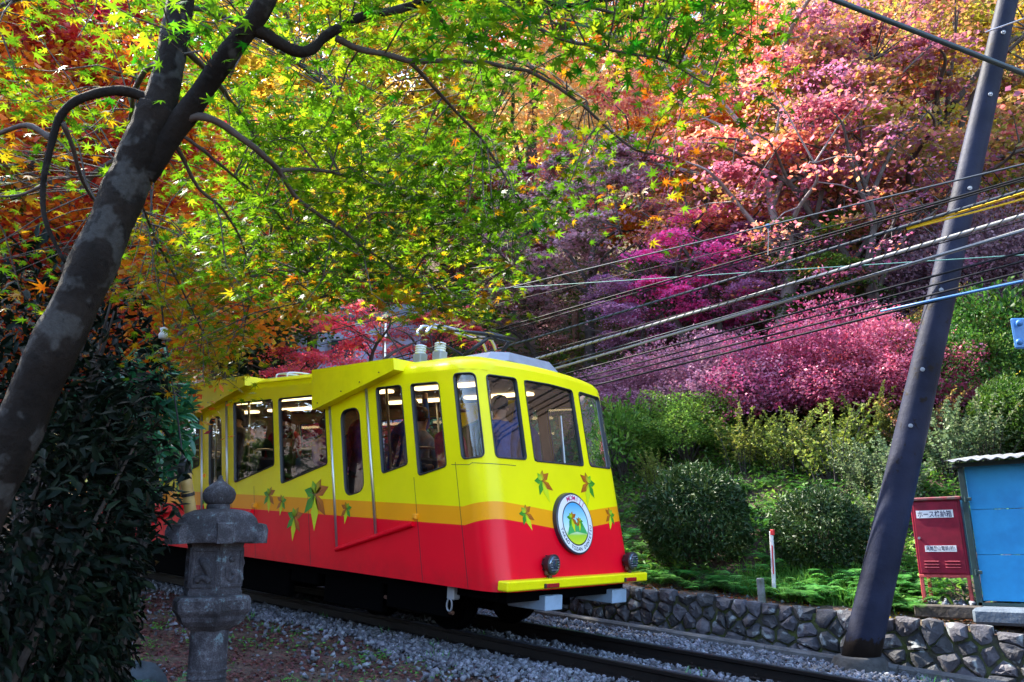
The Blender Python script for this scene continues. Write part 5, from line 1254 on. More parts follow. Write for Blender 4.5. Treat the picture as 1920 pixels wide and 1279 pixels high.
for pts, r0, r1 in (
    ([D(630, 72, 3.13), D(690, 95, 3.2), D(770, 118, 3.3), D(840, 112, 3.4), D(930, 122, 3.5), D(1030, 150, 3.6), D(1110, 215, 3.7), D(1180, 275, 3.8), D(1260, 300, 3.9)], .014, .004),
    ([D(770, 118, 3.3), D(830, 180, 3.5), D(900, 260, 3.7), D(960, 350, 3.9), D(1010, 430, 4.0)], .009, .003),
    ([D(345, 225, 3.0), D(385, 222, 3.0), D(450, 255, 3.1), D(520, 320, 3.3), D(560, 375, 3.5), D(630, 425, 3.7), D(720, 490, 3.9), D(800, 545, 4.05)], .017, .004),
    ([D(520, 320, 3.3), D(600, 320, 3.6), D(700, 345, 3.9), D(800, 385, 4.1), D(900, 440, 4.3), D(960, 500, 4.4)], .009, .003),
    ([D(315, 255, 3.0), D(345, 300, 3.15), D(370, 350, 3.3), D(420, 395, 3.5), D(450, 450, 3.7), D(470, 520, 3.8)], .010, .003),
    ([D(320, 240, 3.0), D(355, 262, 3.05), D(400, 300, 3.3), D(450, 340, 3.7), D(520, 400, 4.0), D(560, 480, 4.2), D(600, 560, 4.4)], .008, .003),
    ([D(100, 262, 2.88), D(50, 235, 2.9), D(-20, 255, 2.95), D(-120, 240, 3.0)], .012, .005),
    ([D(118, 230, 2.9), D(140, 290, 3.0), D(160, 350, 3.15), D(185, 390, 3.3)], .010, .004),
    ([D(86, 345, 2.86), D(40, 365, 2.95), D(-30, 370, 3.0)], .007, .003),
    ([D(800, 5, 3.3), D(850, 60, 3.6), D(920, 100, 3.9), D(1000, 130, 4.2), D(1100, 190, 4.5)], .010, .003),
    ([D(920, -12, 3.4), D(1020, 60, 3.3), D(1120, 90, 3.2), D(1230, 110, 3.2), D(1330, 160, 3.2)], .010, .003),
    ([D(1080, 6, 3.5), D(1180, 30, 3.4), D(1300, 40, 3.4), D(1400, 70, 3.4)], .008, .003),
    ([D(338, 10, 3.15), D(420, 30, 3.6), D(520, 90, 4.1), D(620, 170, 4.6), D(720, 240, 5.0)], .014, .004),
    ([D(345, 90, 3.12), D(420, 170, 3.7), D(480, 260, 4.3), D(520, 350, 4.7), D(500, 470, 5.0), D(460, 600, 5.2)], .014, .004),
    ([D(325, 110, 3.1), D(260, 150, 3.6), D(240, 300, 4.2), D(280, 420, 4.7), D(330, 520, 5.0), D(380, 620, 5.2)], .014, .004),
    ([D(540, -110, 2.95), D(700, -60, 3.3), D(860, -40, 3.7), D(1010, 20, 4.1), D(1160, 80, 4.4), D(1280, 190, 4.6)], .016, .004),
    ([D(350, -120, 3.25), D(220, -60, 3.3), D(80, -20, 3.4), D(-60, 40, 3.5)], .016, .005),
): branch(pts, r0, r1, 5, 7)
def in_poly(pts, poly):
    x, y = pts[:, 0], pts[:, 1]; c = np.zeros(len(x), bool); j = len(poly)-1
    for i in range(len(poly)):
        (x1, y1), (x2, y2) = poly[i], poly[j]
        with np.errstate(divide='ignore', invalid='ignore'):
            k = ((y1 > y) != (y2 > y)) & (x < (x2-x1)*(y-y1)/((y2-y1) if y2 != y1 else 1e-9)+x1)
        c ^= k; j = i
    return c
SKA = np.array(SK); TW = []; LP = []; LR = []; LS = []; LM_ = []
gl = np.random.default_rng(77)
def sprays(poly, d0, d1, count, per, rad, size, gold):
    """flat sprays of leaves hung through a volume of the crown, each on its own twig"""
    bb = np.array(poly); lo_, hi_ = bb.min(0), bb.max(0); n = 0
    while n < count:
        q = gl.uniform(lo_, hi_, (1, 2))
        if not in_poly(q, poly)[0]: continue
        n += 1; c = at(q[0, 0], q[0, 1], gl.uniform(d0, d1)); 
        j = np.argmin(np.sum((SKA-c)**2, 1)); s = SKA[j]
        out = c-s; out[2] *= .3; L = np.linalg.norm(out)+1e-6; out /= L
        m = max(4, int(per*gl.uniform(.6, 1.4)))
        side = np.array((-out[1], out[0], 0)); side /= np.linalg.norm(side)+1e-6
        a = gl.normal(0, rad*.55, m); b = gl.normal(0, rad*.5, m); zz = gl.normal(0, .035, m) - .22*(a**2+b**2)/max(rad, .1)
        LP.append(c+out*a[:, None]+side*b[:, None]+np.array((0, 0, 1.))*zz[:, None])
        LR.append(rot_random(m, .42, gl)); LS.append(gl.uniform(.75, 1.2, m)*size); 
        g_ = gold(q[0, 0], q[0, 1]) if callable(gold) else gold
        LM_.append(gl.uniform(0, 1, m) < g_)
        TW.append((s, c, out))
gfn = lambda x, y: .03+.55*max(0, min(1, (x-900)/450))*max(0, min(1, (y+80)/330))+.35*max(0, min(1, (y-420)/150))
main_poly = [(260, -160), (1500, -160), (1470, 60), (1400, 160), (1360, 250), (1250, 380), (1120, 390), (1000, 440), (950, 540), (860, 610), (740, 580), (600, 570), (470, 540), (380, 480), (330, 330)]
sprays(main_poly, 3.3, 5.4, 270, 24, .25, .050, gfn)
sprays([(420, 240), (760, 230), (980, 330), (940, 520), (860, 600), (640, 570), (480, 540), (400, 420)], 3.6, 4.9, 125, 24, .25, .048, gfn)
sprays([(500, -200), (1460, -200), (1420, 110), (1100, 130), (700, 60), (500, 10)], 2.7, 3.8, 95, 18, .24, .050, .06)
sprays([(230, 400), (460, 420), (480, 540), (455, 690), (400, 735), (350, 700), (300, 600), (230, 560)], 4.3, 5.6, 95, 20, .24, .044, .6)
sprays([(-160, -120), (300, -120), (250, 180), (110, 420), (150, 540), (-160, 560)], 3.2, 4.8, 65, 17, .28, .048, .35)
sprays([(240, -120), (420, -120), (420, 60), (330, 130), (250, 80)], 2.6, 2.9, 7, 10, .16, .045, .0)
LP = np.concatenate(LP); LR = np.concatenate(LR); LS = np.concatenate(LS); LM_ = np.concatenate(LM_)
tb = np.array(TB)
mb = MB()
for (s, c, out) in TW:
    mid = (s+c)/2+np.array((0, 0, .05)); mb.tube([s, mid, c, c+out*.22-np.array((0, 0, .03))], [.0045, .0035, .0025, .0012], 4, cap=False)
o = mb.build('twigs', M_BARKD, tree); o['kind'] = 'stuff'
dep = (LP-CAM)@FW; px_ = 960+FPX*((LP-CAM)@RT)/dep; py_ = 639.5-FPX*((LP-CAM)@UP)/dep
vis = (px_ > 10) & (px_ < 1910) & (py_ > 5) & (py_ < 1270)
big = np.argsort(np.where(vis, -LS/dep, 0))[:300]; mask = np.zeros(len(LP), bool); mask[big] = True
for gold_, mat, nm in ((False, F_GREEN, 'foliage'), (True, F_GOLD, 'turning_foliage')):
    k = (~mask) & (LM_ == gold_)
    me = cloud(nm, MAPLE7, LP[k]-tb, LR[k], LS[k]); me.materials.append(mat); o = link(nm, me, None, tree); o['kind'] = 'stuff'
lm_g = cloud('leaf', MAPLE7, np.zeros((1, 3)), np.eye(3)[None], np.array([1.])); lm_g.materials.append(F_GREEN)
lm_o = lm_g.copy(); lm_o.materials.clear(); lm_o.materials.append(F_GOLD)
for i in big:
    o = link('leaf', lm_o if LM_[i] else lm_g, None, tree)
    M4 = Matrix([[*(LR[i][r]*LS[i]), LP[i][r]-tb[r]] for r in range(3)]+[[0, 0, 0, 1]]); o.matrix_local = M4

# ---- generic builders whose meshes are shared between copies
def dome_pts(n, rx, ry, rz, seed, lump=.18, freq=3.0, shell=.22, cut=-.15):
    g = np.random.default_rng(seed); d = g.normal(0, 1, (int(n*1.9), 3)); d /= np.linalg.norm(d, axis=1)[:, None]; d = d[d[:, 2] > cut][:n]
    ph_ = g.uniform(0, 6.28, 6)
    r = 1+lump*(np.sin(d[:, 0]*freq+ph_[0])*np.sin(d[:, 1]*freq+ph_[1])+.6*np.sin(d[:, 2]*freq*1.7+ph_[2]+d[:, 0]*2)+.4*np.sin(d[:, 1]*freq*2.3+ph_[3])*np.sin(d[:, 0]*freq*2.1+ph_[4]))
    rr = r*(1-shell*g.uniform(0, 1, len(d))**1.6)
    return d*rr[:, None]*np.array([rx, ry, rz]), d
def bush_mesh(name, n, seed, tpl, size, lump, freq, shell, tilt, stems=7, cut=-.2, zc=.75, upr=.3, shoots=0):
    """unit bush about 1 m in radius; centre at height zc"""
    P, d = dome_pts(n, 1, 1, .9, seed, lump, freq, shell, cut); g = np.random.default_rng(seed+1)
    P[:, 2] += zc; n = len(P); P = P+g.normal(0, .02, P.shape)
    A = d+g.normal(0, tilt, (n, 3)); Nn = np.cross(A, g.normal(0, 1, (n, 3)))+d*.6+np.array((0, 0, upr)); Nn /= np.linalg.norm(Nn, axis=1)[:, None]
    sz = g.uniform(.6, 1.35, n)*size
    if shoots:
        sd_ = g.normal(0, 1, (shoots*3, 3)); sd_ /= np.linalg.norm(sd_, axis=1)[:, None]; sd_ = sd_[sd_[:, 2] > .0][:shoots]; k = len(sd_); tt = np.linspace(.8, 1.0, 12)
        ln = g.uniform(1.08, 1.42, k); q = sd_[:, None, :]*(tt[None, :]*ln[:, None])[:, :, None]*np.array((1, 1, .9)); q = q+g.normal(0, .022, q.shape); q[:, :, 2] += zc
        P = np.concatenate([P, q.reshape(-1, 3)]); A = np.concatenate([A, g.normal(0, 1, (k*12, 3))+np.repeat(sd_, 12, 0)]); Nn = np.concatenate([Nn, g.normal(0, 1, (k*12, 3))]); sz = np.concatenate([sz, g.uniform(.6, 1.0, k*12)*size])
    me = cloud(name, tpl, P, rot_from(A, Nn), sz)
    mb = MB(); rs = random.Random(seed)
    for i in range(stems*4):
        a = rs.uniform(0, 6.28); r = rs.uniform(.2, .85); h = zc+rs.uniform(-.1, .7)*math.sqrt(max(0, 1-r*r))
        mb.tube([(rs.uniform(-.08, .08), rs.uniform(-.08, .08), -.15), (r*.5*math.cos(a), r*.5*math.sin(a), h*.55), (r*math.cos(a), r*math.sin(a), h)], [.022, .014, .005], 5, cap=False)
    wm = bpy.data.meshes.new(name+'_stems'); wm.from_pydata(mb.v, [], mb.f); wm.materials.append(M_BARKD); wm.update()
    return me, wm
BUSH = {
 'clip': [bush_mesh('clipped_dome', 12500, 300+i, ELLIP, .086, .075, 4, .34, .8, cut=-.75, zc=.70, shoots=36) for i in range(2)],
 'loose': [bush_mesh('loose_bush', 17000, 310+i, RHOMB, .046, .30, 5, .5, .9, cut=-.5, zc=.7, shoots=90) for i in range(3)],
 'broad': [bush_mesh('broadleaf', 1500, 320+i, ELLIP, .15, .2, 3, .5, .6, cut=-.5, zc=.7, upr=.6, shoots=14) for i in range(2)],
 'wispy': [],
}
def wispy_mesh(name, seed, nst, hgt, spread, leaf, per):
    """upright sprays: thin arching stems set with small leaves"""
    g = np.random.default_rng(seed); mb = MB(); P = []; A = []
    for i in range(nst):
        a = g.uniform(0, 6.28); r0 = g.uniform(0, .35)*spread; b = np.array((r0*math.cos(a), r0*math.sin(a), -.05)); h = hgt*g.uniform(.5, 1.1); lean = g.uniform(.15, .8)*spread
        tip = b+np.array((lean*math.cos(a), lean*math.sin(a), h)); mid = (b+tip)/2+np.array((-lean*.15*math.cos(a), -lean*.15*math.sin(a), h*.12))
        pts = bez([b, mid, tip], 5); mb.tube(pts, lerp_r(.008, .002, len(pts)), 4, cap=False)
        pa = np.array(pts)
        t = g.uniform(.2, 1, per); f = t*(len(pa)-1); k = np.minimum(f.astype(int), len(pa)-2); q = pa[k]+(pa[k+1]-pa[k])*(f-k)[:, None]
        side = g.normal(0, 1, (per, 3)); q = q+side*.045*hgt*(1.15-t)[:, None]; P.append(q); A.append(side+np.array((0, 0, .5)))
    P = np.concatenate(P); A = np.concatenate(A); n = len(P); 
    me = cloud(name, RHOMB, P, rot_from(A, g.normal(0, 1, (n, 3))+np.array((0, 0, .8))), g.uniform(.6, 1.3, n)*leaf)
    wm = bpy.data.meshes.new(name+'_stems'); wm.from_pydata(mb.v, [], mb.f); wm.materials.append(M_BARKD); wm.update(); return me, wm
BUSH['wispy'] = [wispy_mesh('wispy_sprays', 330+i, 34, 1.0, .7, .042, 90) for i in range(2)]
def fern_mesh(seed, nfr=11):
    g = np.random.default_rng(seed); P = []; A = []; Nn = []; S_ = []; mb = MB()
    for i in range(nfr):
        a = g.uniform(0, 6.28); L = g.uniform(.6, 1.1); up_ = g.uniform(.75, 1.5)
        d = np.array((math.cos(a), math.sin(a), 0)); t = np.linspace(.12, 1, 15)
        q = d[None]*(t*L)[:, None]+np.array((0, 0, 1.))*(up_*L*(t-.75*t**2)*1.3)[:, None]
        mb.tube([q[0]*0, q[4], q[9], q[14]], [.008, .006, .004, .001], 3, cap=False)
        s = np.cross(d, (0, 0, 1.))
        for sg in (-1, 1):
            P.append(q+s*sg*.0); A.append(s[None]*sg+d[None]*.45+np.zeros((15, 3))); Nn.append(np.tile(np.array((0, 0, 1.))+d*.3, (15, 1))+g.normal(0, .15, (15, 3))); S_.append(.30*L*np.sin(np.pi*np.clip(t*.93+.07, 0, 1))**.7*g.uniform(.85, 1.1, 15))
    me = cloud('fern_fronds', ([(0, -.055, 0), (.5, -.075, .02), (1, 0, -.10), (.5, .075, .02), (0, .055, 0)], [(0, 1, 4), (1, 3, 4), (1, 2, 3)]), np.concatenate(P), rot_from(np.concatenate(A), np.concatenate(Nn)), np.concatenate(S_))
    wm = bpy.data.meshes.new('fern_stalks'); wm.from_pydata(mb.v, [], mb.f); wm.update(); return me, wm
FERN = [fern_mesh(340+i) for i in range(3)]
def put(name, meshes, mat, loc, scale, rotz, label, cat, group=None, parts=('crown', 'stems')):
    root = empty(name, loc, (0, 0, rotz), label, cat, group); root.scale = scale if hasattr(scale, '__len__') else (scale,)*3
    o = bpy.data.objects.new(parts[0], meshes[0]); bpy.context.scene.collection.objects.link(o); o.parent = root
    if not meshes[0].materials: meshes[0].materials.append(None)
    o.material_slots[0].link = 'OBJECT'; o.material_slots[0].material = mat
    o2 = bpy.data.objects.new(parts[1], meshes[1]); bpy.context.scene.collection.objects.link(o2); o2.parent = root
    return root

# ---- shrubs left of the lantern: dark evergreen mass with a lit glossy flank
def ever(cpx, cpy, d, rx, ry, rz, n, seed, mat, label, leaf=.075, name='evergreen_shrub'):
    c = at(cpx, cpy, d); g0_ = gz(c[0], c[1]); P, dd = dome_pts(n, rx, ry, rz, seed, .09, 4, .55, -.98)
    k = P[:, 2]+c[2] > g0_; P = P[k]; dd = dd[k]; g = np.random.default_rng(seed); n = len(P)
    root = empty(name, (c[0], c[1], g0_), label=label, cat='shrub'); off = np.array((c[0], c[1], g0_)); zc = c[2]-g0_
    A = dd+g.normal(0, .7, (n, 3)); A[:, 2] -= .3; Rr = rot_from(A, dd*.5+g.normal(0, .5, (n, 3))+np.array((0, 0, .7))); S_ = g.uniform(.6, 1.35, n)*leaf; Pl = P+np.array((0, 0, zc))
    W = Pl+off; dp = (W-CAM)@FW; pxx = 960+FPX*((W-CAM)@RT)/dp; pyy = 639.5-FPX*((W-CAM)@UP)/dp
    facing = (dd@(CAM-c)) > 0; v = (pxx > 0) & (pxx < 1920) & (pyy > 0) & (pyy < 1279) & facing
    big = np.argsort(np.where(v, -S_/dp, 0))[:90]; m = np.ones(n, bool); m[big] = False
    me = cloud('foliage', ELLIP, Pl[m], Rr[m], S_[m]); me.materials.append(mat); o = link('foliage', me, None, root); o['kind'] = 'stuff'
    lf = cloud('leaf', ELLIP, np.zeros((1, 3)), np.eye(3)[None], np.array([1.])); lf.materials.append(mat)
    for i in big:
        o = link('leaf', lf, None, root); o.matrix_local = Matrix([[*(Rr[i][r]*S_[i]), Pl[i][r]] for r in range(3)]+[[0, 0, 0, 1]])
    mb = MB(); rs = random.Random(seed)
    for i in range(16):
        a = rs.uniform(0, 6.28); r = rs.uniform(.3, .8); z = zc+rs.uniform(-.2, .6)*rz
        mb.tube([(rs.uniform(-.1, .1), rs.uniform(-.1, .1), -.1), (r*.5*rx*math.cos(a), r*.5*ry*math.sin(a), z*.5), (r*rx*math.cos(a), r*ry*math.sin(a), z)], [.03, .02, .006], 6, cap=False)
    mb.build('stems', M_BARKD, root, off=(0, 0, 0)); return root
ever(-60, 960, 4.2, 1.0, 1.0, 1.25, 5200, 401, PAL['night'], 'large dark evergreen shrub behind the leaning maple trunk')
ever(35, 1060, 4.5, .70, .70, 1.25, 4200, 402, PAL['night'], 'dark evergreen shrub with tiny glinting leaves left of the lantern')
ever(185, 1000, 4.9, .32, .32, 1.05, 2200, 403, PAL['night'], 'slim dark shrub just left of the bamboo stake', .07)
ever(258, 800, 5.8, .40, .40, .55, 1300, 404, PAL['teal'], 'glossy teal leaved shrub lit beside the rear of the car', .105, 'glossy_shrub')
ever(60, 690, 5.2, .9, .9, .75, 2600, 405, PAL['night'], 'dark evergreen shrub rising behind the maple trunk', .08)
# ================================================================== hillside trees (meshes shared, colours per tree)
def maple_mesh(seed, h=7.0, spread=3.2, npad=46, per=400, leaf=.105, layered=True, low=.30):
    """spreading maple: forked trunk, limbs, flat pads of leaves; returns (crown, wood)"""
    g = np.random.default_rng(seed); rs = random.Random(seed); mb = MB()
    tr_ = bez([(0, 0, -.6), (rs.uniform(-.15, .15), rs.uniform(-.15, .15), h*.15), (rs.uniform(-.35, .35), rs.uniform(-.35, .35), h*.34), (rs.uniform(-.5, .5), rs.uniform(-.5, .5), h*.55), (rs.uniform(-.6, .6), rs.uniform(-.6, .6), h*.78)], 5)
    mb.tube(tr_, lerp_r(.022*h+.02, .025, len(tr_)), 9); nodes = [np.array(p) for p in tr_[7:]]; nr = [lerp_r(.022*h+.02, .025, len(tr_))[i] for i in range(7, len(tr_))]
    for i in range(7):
        k = rs.randrange(0, len(tr_)-9)+7; b = np.array(tr_[k]); a = i*2.4+rs.uniform(-.4, .4); L = spread*rs.uniform(.55, .95); z = rs.uniform(.1, .34)*h
        lb = bez([b, b+np.array((math.cos(a)*L*.4, math.sin(a)*L*.4, z*.55)), b+np.array((math.cos(a+.2)*L*.8, math.sin(a+.2)*L*.8, z*.85)), b+np.array((math.cos(a+.1)*L, math.sin(a+.1)*L, z))], 4)
        mb.tube(lb, lerp_r(.045+.003*h, .012, len(lb)), 6); nodes += [np.array(p) for p in lb[2:]]
    NA = np.array(nodes); P = []; Nn = []
    for i in range(npad):
        a = rs.uniform(0, 6.28); t = rs.random(); zc = h*(low+(1-low)*t); rmax = spread*math.sin(math.pi*min(1, (.22+.78*t)*.93))**.7; r = rmax*math.sqrt(rs.random())
        c = np.array((r*math.cos(a), r*math.sin(a), zc-.10*r)); s = NA[np.argmin(np.sum((NA-c)**2, 1))]
        mb.tube([s, (s+c)/2+np.array((0, 0, .08)), c], [.022, .014, .005], 4, cap=False)
        pr = rs.uniform(.55, 1.05)*spread*.27; m = int(per*rs.uniform(.6, 1.4)); q = g.normal(0, .5, (m, 2))*pr
        tx, ty = rs.uniform(-.25, .25), rs.uniform(-.25, .25)
        fl = .07 if layered else .30
        zz = g.normal(0, fl*pr, m) - .28*(q[:, 0]**2+q[:, 1]**2)/pr + q[:, 0]*tx+q[:, 1]*ty
        P.append(np.stack([c[0]+q[:, 0], c[1]+q[:, 1], c[2]+zz], 1))
    P = np.concatenate(P); n = len(P)
    me = cloud('crown', RHOMB, P, rot_random(n, .55, g), g.uniform(.6, 1.35, n)*leaf)
    wm = bpy.data.meshes.new('wood'); wm.from_pydata(mb.v, [], mb.f); wm.polygons.foreach_set('use_smooth', [True]*len(wm.polygons)); wm.materials.append(M_BARKD); wm.update()
    return me, wm
def conifer_mesh(seed, h=12., r=2.2):
    g = np.random.default_rng(seed); mb = MB(); mb.tube([(0, 0, -.5), (0, 0, h*.5), (0, 0, h)], [.2, .13, .02], 8); P = []; A = []
    for i in range(190):
        t = g.uniform(.12, 1); a = g.uniform(0, 6.28); L = r*(1.05-t)*g.uniform(.6, 1.1); z = h*t; d = np.array((math.cos(a), math.sin(a), 0))
        mb.tube([(0, 0, z), tuple(d*L+np.array((0, 0, z-.25*L)))], [.02, .006], 3, cap=False)
        m = 70; u = g.uniform(.1, 1, m); q = d[None]*(u*L)[:, None]+np.array((0, 0, z))-np.array((0, 0, .25))*(u*L)[:, None]**1.2+g.normal(0, .10, (m, 3)); P.append(q); A.append(np.tile(d+np.array((0, 0, -.5)), (m, 1))+g.normal(0, .4, (m, 3)))
    P = np.concatenate(P); A = np.concatenate(A); n = len(P)
    me = cloud('crown', RHOMB, P, rot_from(A, g.normal(0, .5, (n, 3))+np.array((0, 0, 1.))), g.uniform(.7, 1.3, n)*.20)
    wm = bpy.data.meshes.new('wood'); wm.from_pydata(mb.v, [], mb.f); wm.materials.append(M_BARKD); wm.update(); return me, wm
TREE = [maple_mesh(500+i, 7.0, 3.0+.25*(i % 3)) for i in range(6)]
SMALL = [maple_mesh(520+i, 4.5, 2.3, 40, 380, .075, low=.34) for i in range(3)]
TALL = [maple_mesh(530+i, 13.0, 4.2, 70, 300, .15, layered=False, low=.38) for i in range(2)]
BARE = [maple_mesh(550+i, 9.0, 3.0, 30, 70, .10) for i in range(2)]
CONI = [conifer_mesh(540+i) for i in range(2)]
NAMES = {'orange': 'orange', 'red': 'deep red', 'crimson': 'crimson pink', 'magenta': 'magenta pink', 'mauve': 'mauve purple', 'dusty': 'dusty pink', 'salmon': 'salmon pink', 'gold': 'golden yellow', 'peach': 'pale peach', 'olive': 'olive and yellow', 'rose': 'rose red', 'green': 'green', 'dark': 'dark green'}
BG = []     # (root, colour word, kind)
def pix(p):
    d = np.asarray(p)-CAM; z = d@FW; return 960+FPX*(d@RT)/z, 639.5-FPX*(d@UP)/z, z
def tree_at(p, pal, s, variant, rot=None, kind='maple', lean=(0, 0)):
    rot = rot if rot is not None else random.uniform(0, 6.28)
    r = put(kind+'_tree', variant, PAL[pal], (p[0], p[1], gz(p[0], p[1])-.1), (s, s, s*random.uniform(.94, 1.08)), rot, None, 'tree', None, ('crown', 'trunk'))
    r.rotation_euler = (lean[0], lean[1], rot)
    hh = 5.0*s; BG.append((r, pal, kind, pix((p[0], p[1], gz(p[0], p[1])+hh)))); return r
def tree_px(px, py, pal, s, vi, kind='maple', src=None, **kw):
    q, d = hill(px, py); return tree_at(q, pal, s, (src or TREE)[vi % len(src or TREE)], kind=kind, **kw)
def tree_free(px, py, d, pal, s, vi, kind='maple', src=None, **kw):
    return tree_at(at(px, py, d), pal, s, (src or TREE)[vi % len(src or TREE)], kind=kind, **kw)
# set pieces, from near to far
tree_px(1335, 705, 'magenta', .95, 0, src=SMALL, rot=.4)
tree_px(1250, 690, 'green', .7, 2, src=SMALL, rot=4.4)
tree_px(1560, 690, 'green', .8, 1, src=SMALL, rot=1.9)
tree_px(1225, 715, 'mauve', .75, 1, src=SMALL, rot=1.4)
tree_px(1480, 690, 'mauve', .85, 2, src=SMALL, rot=2.0)
tree_px(1105, 690, 'dusty', 1.05, 0, rot=.9)
tree_px(1000, 700, 'dusty', .80, 2, src=SMALL, rot=3.1)
big_ = tree_px(1455, 640, 'salmon', 1.35, 3, rot=.5); big_.children[1].material_slots[0].link = 'OBJECT'; big_.children[1].material_slots[0].material = M_BARKP
for px, s, v, pal in ((1475, 1.0, 0, 'salmon'), (1590, .8, 1, 'rose'), (1660, .75, 0, 'rose'), (1290, .7, 1, 'rose')):
    bt = tree_px(px, 735 if px == 1475 else 715, pal, s, v, src=BARE, rot=px*.7); bt.children[1].material_slots[0].link = 'OBJECT'; bt.children[1].material_slots[0].material = M_BARKP if px == 1475 else M_BARKD
tree_px(1600, 640, 'rose', 1.10, 1, rot=2.2)
tree_px(1720, 610, 'rose', 1.10, 2, rot=4.0)
tree_px(1560, 560, 'orange', 1.15, 4, rot=1.0)
tree_px(1850, 560, 'olive', 1.20, 5, rot=.2)
tree_px(1345, 560, 'orange', 1.05, 2, rot=5.0)
tree_px(1215, 560, 'salmon', 1.15, 1, rot=2.7)
tree_px(1400, 470, 'salmon', 1.3, 0, rot=4.4)
tree_px(1290, 470, 'peach', 1.3, 4, rot=3.4)
tree_free(650, 700, 19.0, 'crimson', .95, 1, src=SMALL, rot=.3)
tree_free(830, 690, 22.0, 'crimson', .80, 2, src=SMALL, rot=2.3)
tree_free(560, 700, 21.0, 'crimson', .80, 0, src=SMALL, rot=4.3)
tree_free(190, 740, 15.0, 'gold', 1.0, 1, src=TALL, rot=.6)
tree_free(-30, 740, 14.0, 'red', 1.0, 0, src=TALL, rot=2.6)
tree_free(60, 760, 8.4, 'orange', .56, 0, src=TALL, rot=1.1)
tree_free(-120, 760, 9.0, 'red', .6, 1, src=TALL, rot=2.1)
tree_free(150, 760, 21.0, 'gold', .85, 1, src=TALL, rot=3.0)
tree_free(120, 740, 19.0, 'orange', .95, 0, src=TALL, rot=5.5)
for (px, py, d, s) in ((470, 700, 30, .8), (520, 700, 34, .9), (430, 690, 38, 1.0), (575, 690, 38, .9), (900, 650, 36, .7), (980, 640, 40, .8)):
    tree_free(px, py, d, 'dark', s, int(d), kind='cedar', src=CONI)
# fill the wooded slope; colour follows the drift of the stand
ANCH = [(100, 100, 'orange'), (300, 450, 'gold'), (500, 600, 'dark'), (650, 600, 'crimson'), (600, 330, 'gold'), (700, 120, 'peach'), (900, 180, 'gold'), (980, 420, 'dusty'), (1060, 350, 'green'), (860, 380, 'rose'), (760, 330, 'salmon'),
        (1250, 480, 'mauve'), (1220, 260, 'salmon'), (1120, 120, 'peach'), (1320, 180, 'salmon'), (1400, 400, 'orange'), (1560, 280, 'rose'), (1650, 120, 'olive'), (1800, 120, 'gold'), (1800, 330, 'olive'), (1620, 430, 'orange'), (1500, 120, 'peach'), (1880, 250, 'olive'), (1000, 250, 'orange'), (1450, 60, 'olive')]
gt = random.Random(99); placed = [tuple(r.location)[:2] for r, *_ in BG]
cnt = 0
for tries in range(4000):
    y = 9.5+50*gt.random()**1.5; x = gt.uniform(-62, 16)
    if x > -1 and y < 12 : continue
    c = (x, y, gz(x, y)+4); pxx, pyy, zz = pix(c)
    if zz < 12 or pxx < -150 or pxx > 2050 or pyy < -260: continue
    md = 3.4+.045*zz
    if any((x-a)**2+(y-b)**2 < md*md for a, b in placed): continue
    if 560 < pxx < 820 and 14 < zz < 27: continue
    bpx, bpyy, _ = pix((x, y, gz(x, y)))
    if zz < 17 and bpyy > 640: continue
    placed.append((x, y)); cnt += 1
    w_ = [(((pxx-a)/1.2)**2+(pyy-b)**2, k) for a, b, k in ANCH]; w_.sort(); pal = w_[0][1] if gt.random() < .72 else w_[1][1]
    s = gt.uniform(.85, 1.25)*(1+.008*max(0, zz-20))
    tree_at((x, y), pal, s, TREE[cnt % 6] if pal != 'dark' else CONI[cnt % 2], gt.uniform(0, 6.28), 'maple' if pal != 'dark' else 'cedar')
    if cnt > 120: break
# tall trees of the wood up the line, left of and above the track: several added to shade the car and the foreground
for (x, y, s, pal) in ((-11, -5.5, .95, 'green'), (-14.5, -4.2, 1.0, 'olive'), (-17, -3.5, 1.1, 'green'), (-18, -9, .9, 'gold'), (-23, -7, 1.2, 'gold'), (-22, 3.6, 1.0, 'gold'), (-28, -2, 1.2, 'olive'), (-12.5, 5.5, .8, 'green'), (-34, 5, 1.2, 'gold'), (-30, -12, 1.2, 'orange'), (-8.5, -5.8, .82, 'olive'), (-33, 14, 1.3, 'gold'), (-38, 8, 1.3, 'peach'), (-42, 18, 1.4, 'gold'), (-30, 20, 1.2, 'peach'), (-48, 2, 1.4, 'gold'), (-24, 14, 1.0, 'gold'), (-40, -4, 1.3, 'orange')):
    tree_at((x, y), pal, s, TALL[int(abs(x)) % 2], kind='tall')
# unseen low trees behind the photographer, added to block bright sky from the windows
for k, (x, y, s, pal) in enumerate(((2, -22, .85, 'green'), (8, -21, .8, 'green'), (14, -19, .8, 'olive'), (-4, -21, .85, 'green'), (19, -13, .8, 'green'), (-10, -19, .85, 'green'), (-14, -15, .8, 'green'), (-20, -19, .9, 'olive'), (-27, -17, 1.0, 'green'), (-18, -25, 1.1, 'green'), (-31, -25, 1.2, 'olive'), (-25, -12.5, .95, 'green'), (-38, -18, 1.3, 'gold'), (-36, -11, 1.2, 'olive'), (-24, -32, 1.3, 'green'))):
    tree_at((x, y), pal, s, TREE[k % 6], kind='maple')
for (px, py, d, s, pal) in ((560, 620, 29, 1.5, 'gold'), (700, 600, 31, 1.5, 'gold'), (850, 560, 32, 1.5, 'peach'), (1000, 520, 34, 1.6, 'peach'), (1120, 480, 38, 1.6, 'salmon')): tree_free(px, py, d, pal, s, int(d), kind='tall', src=TALL)
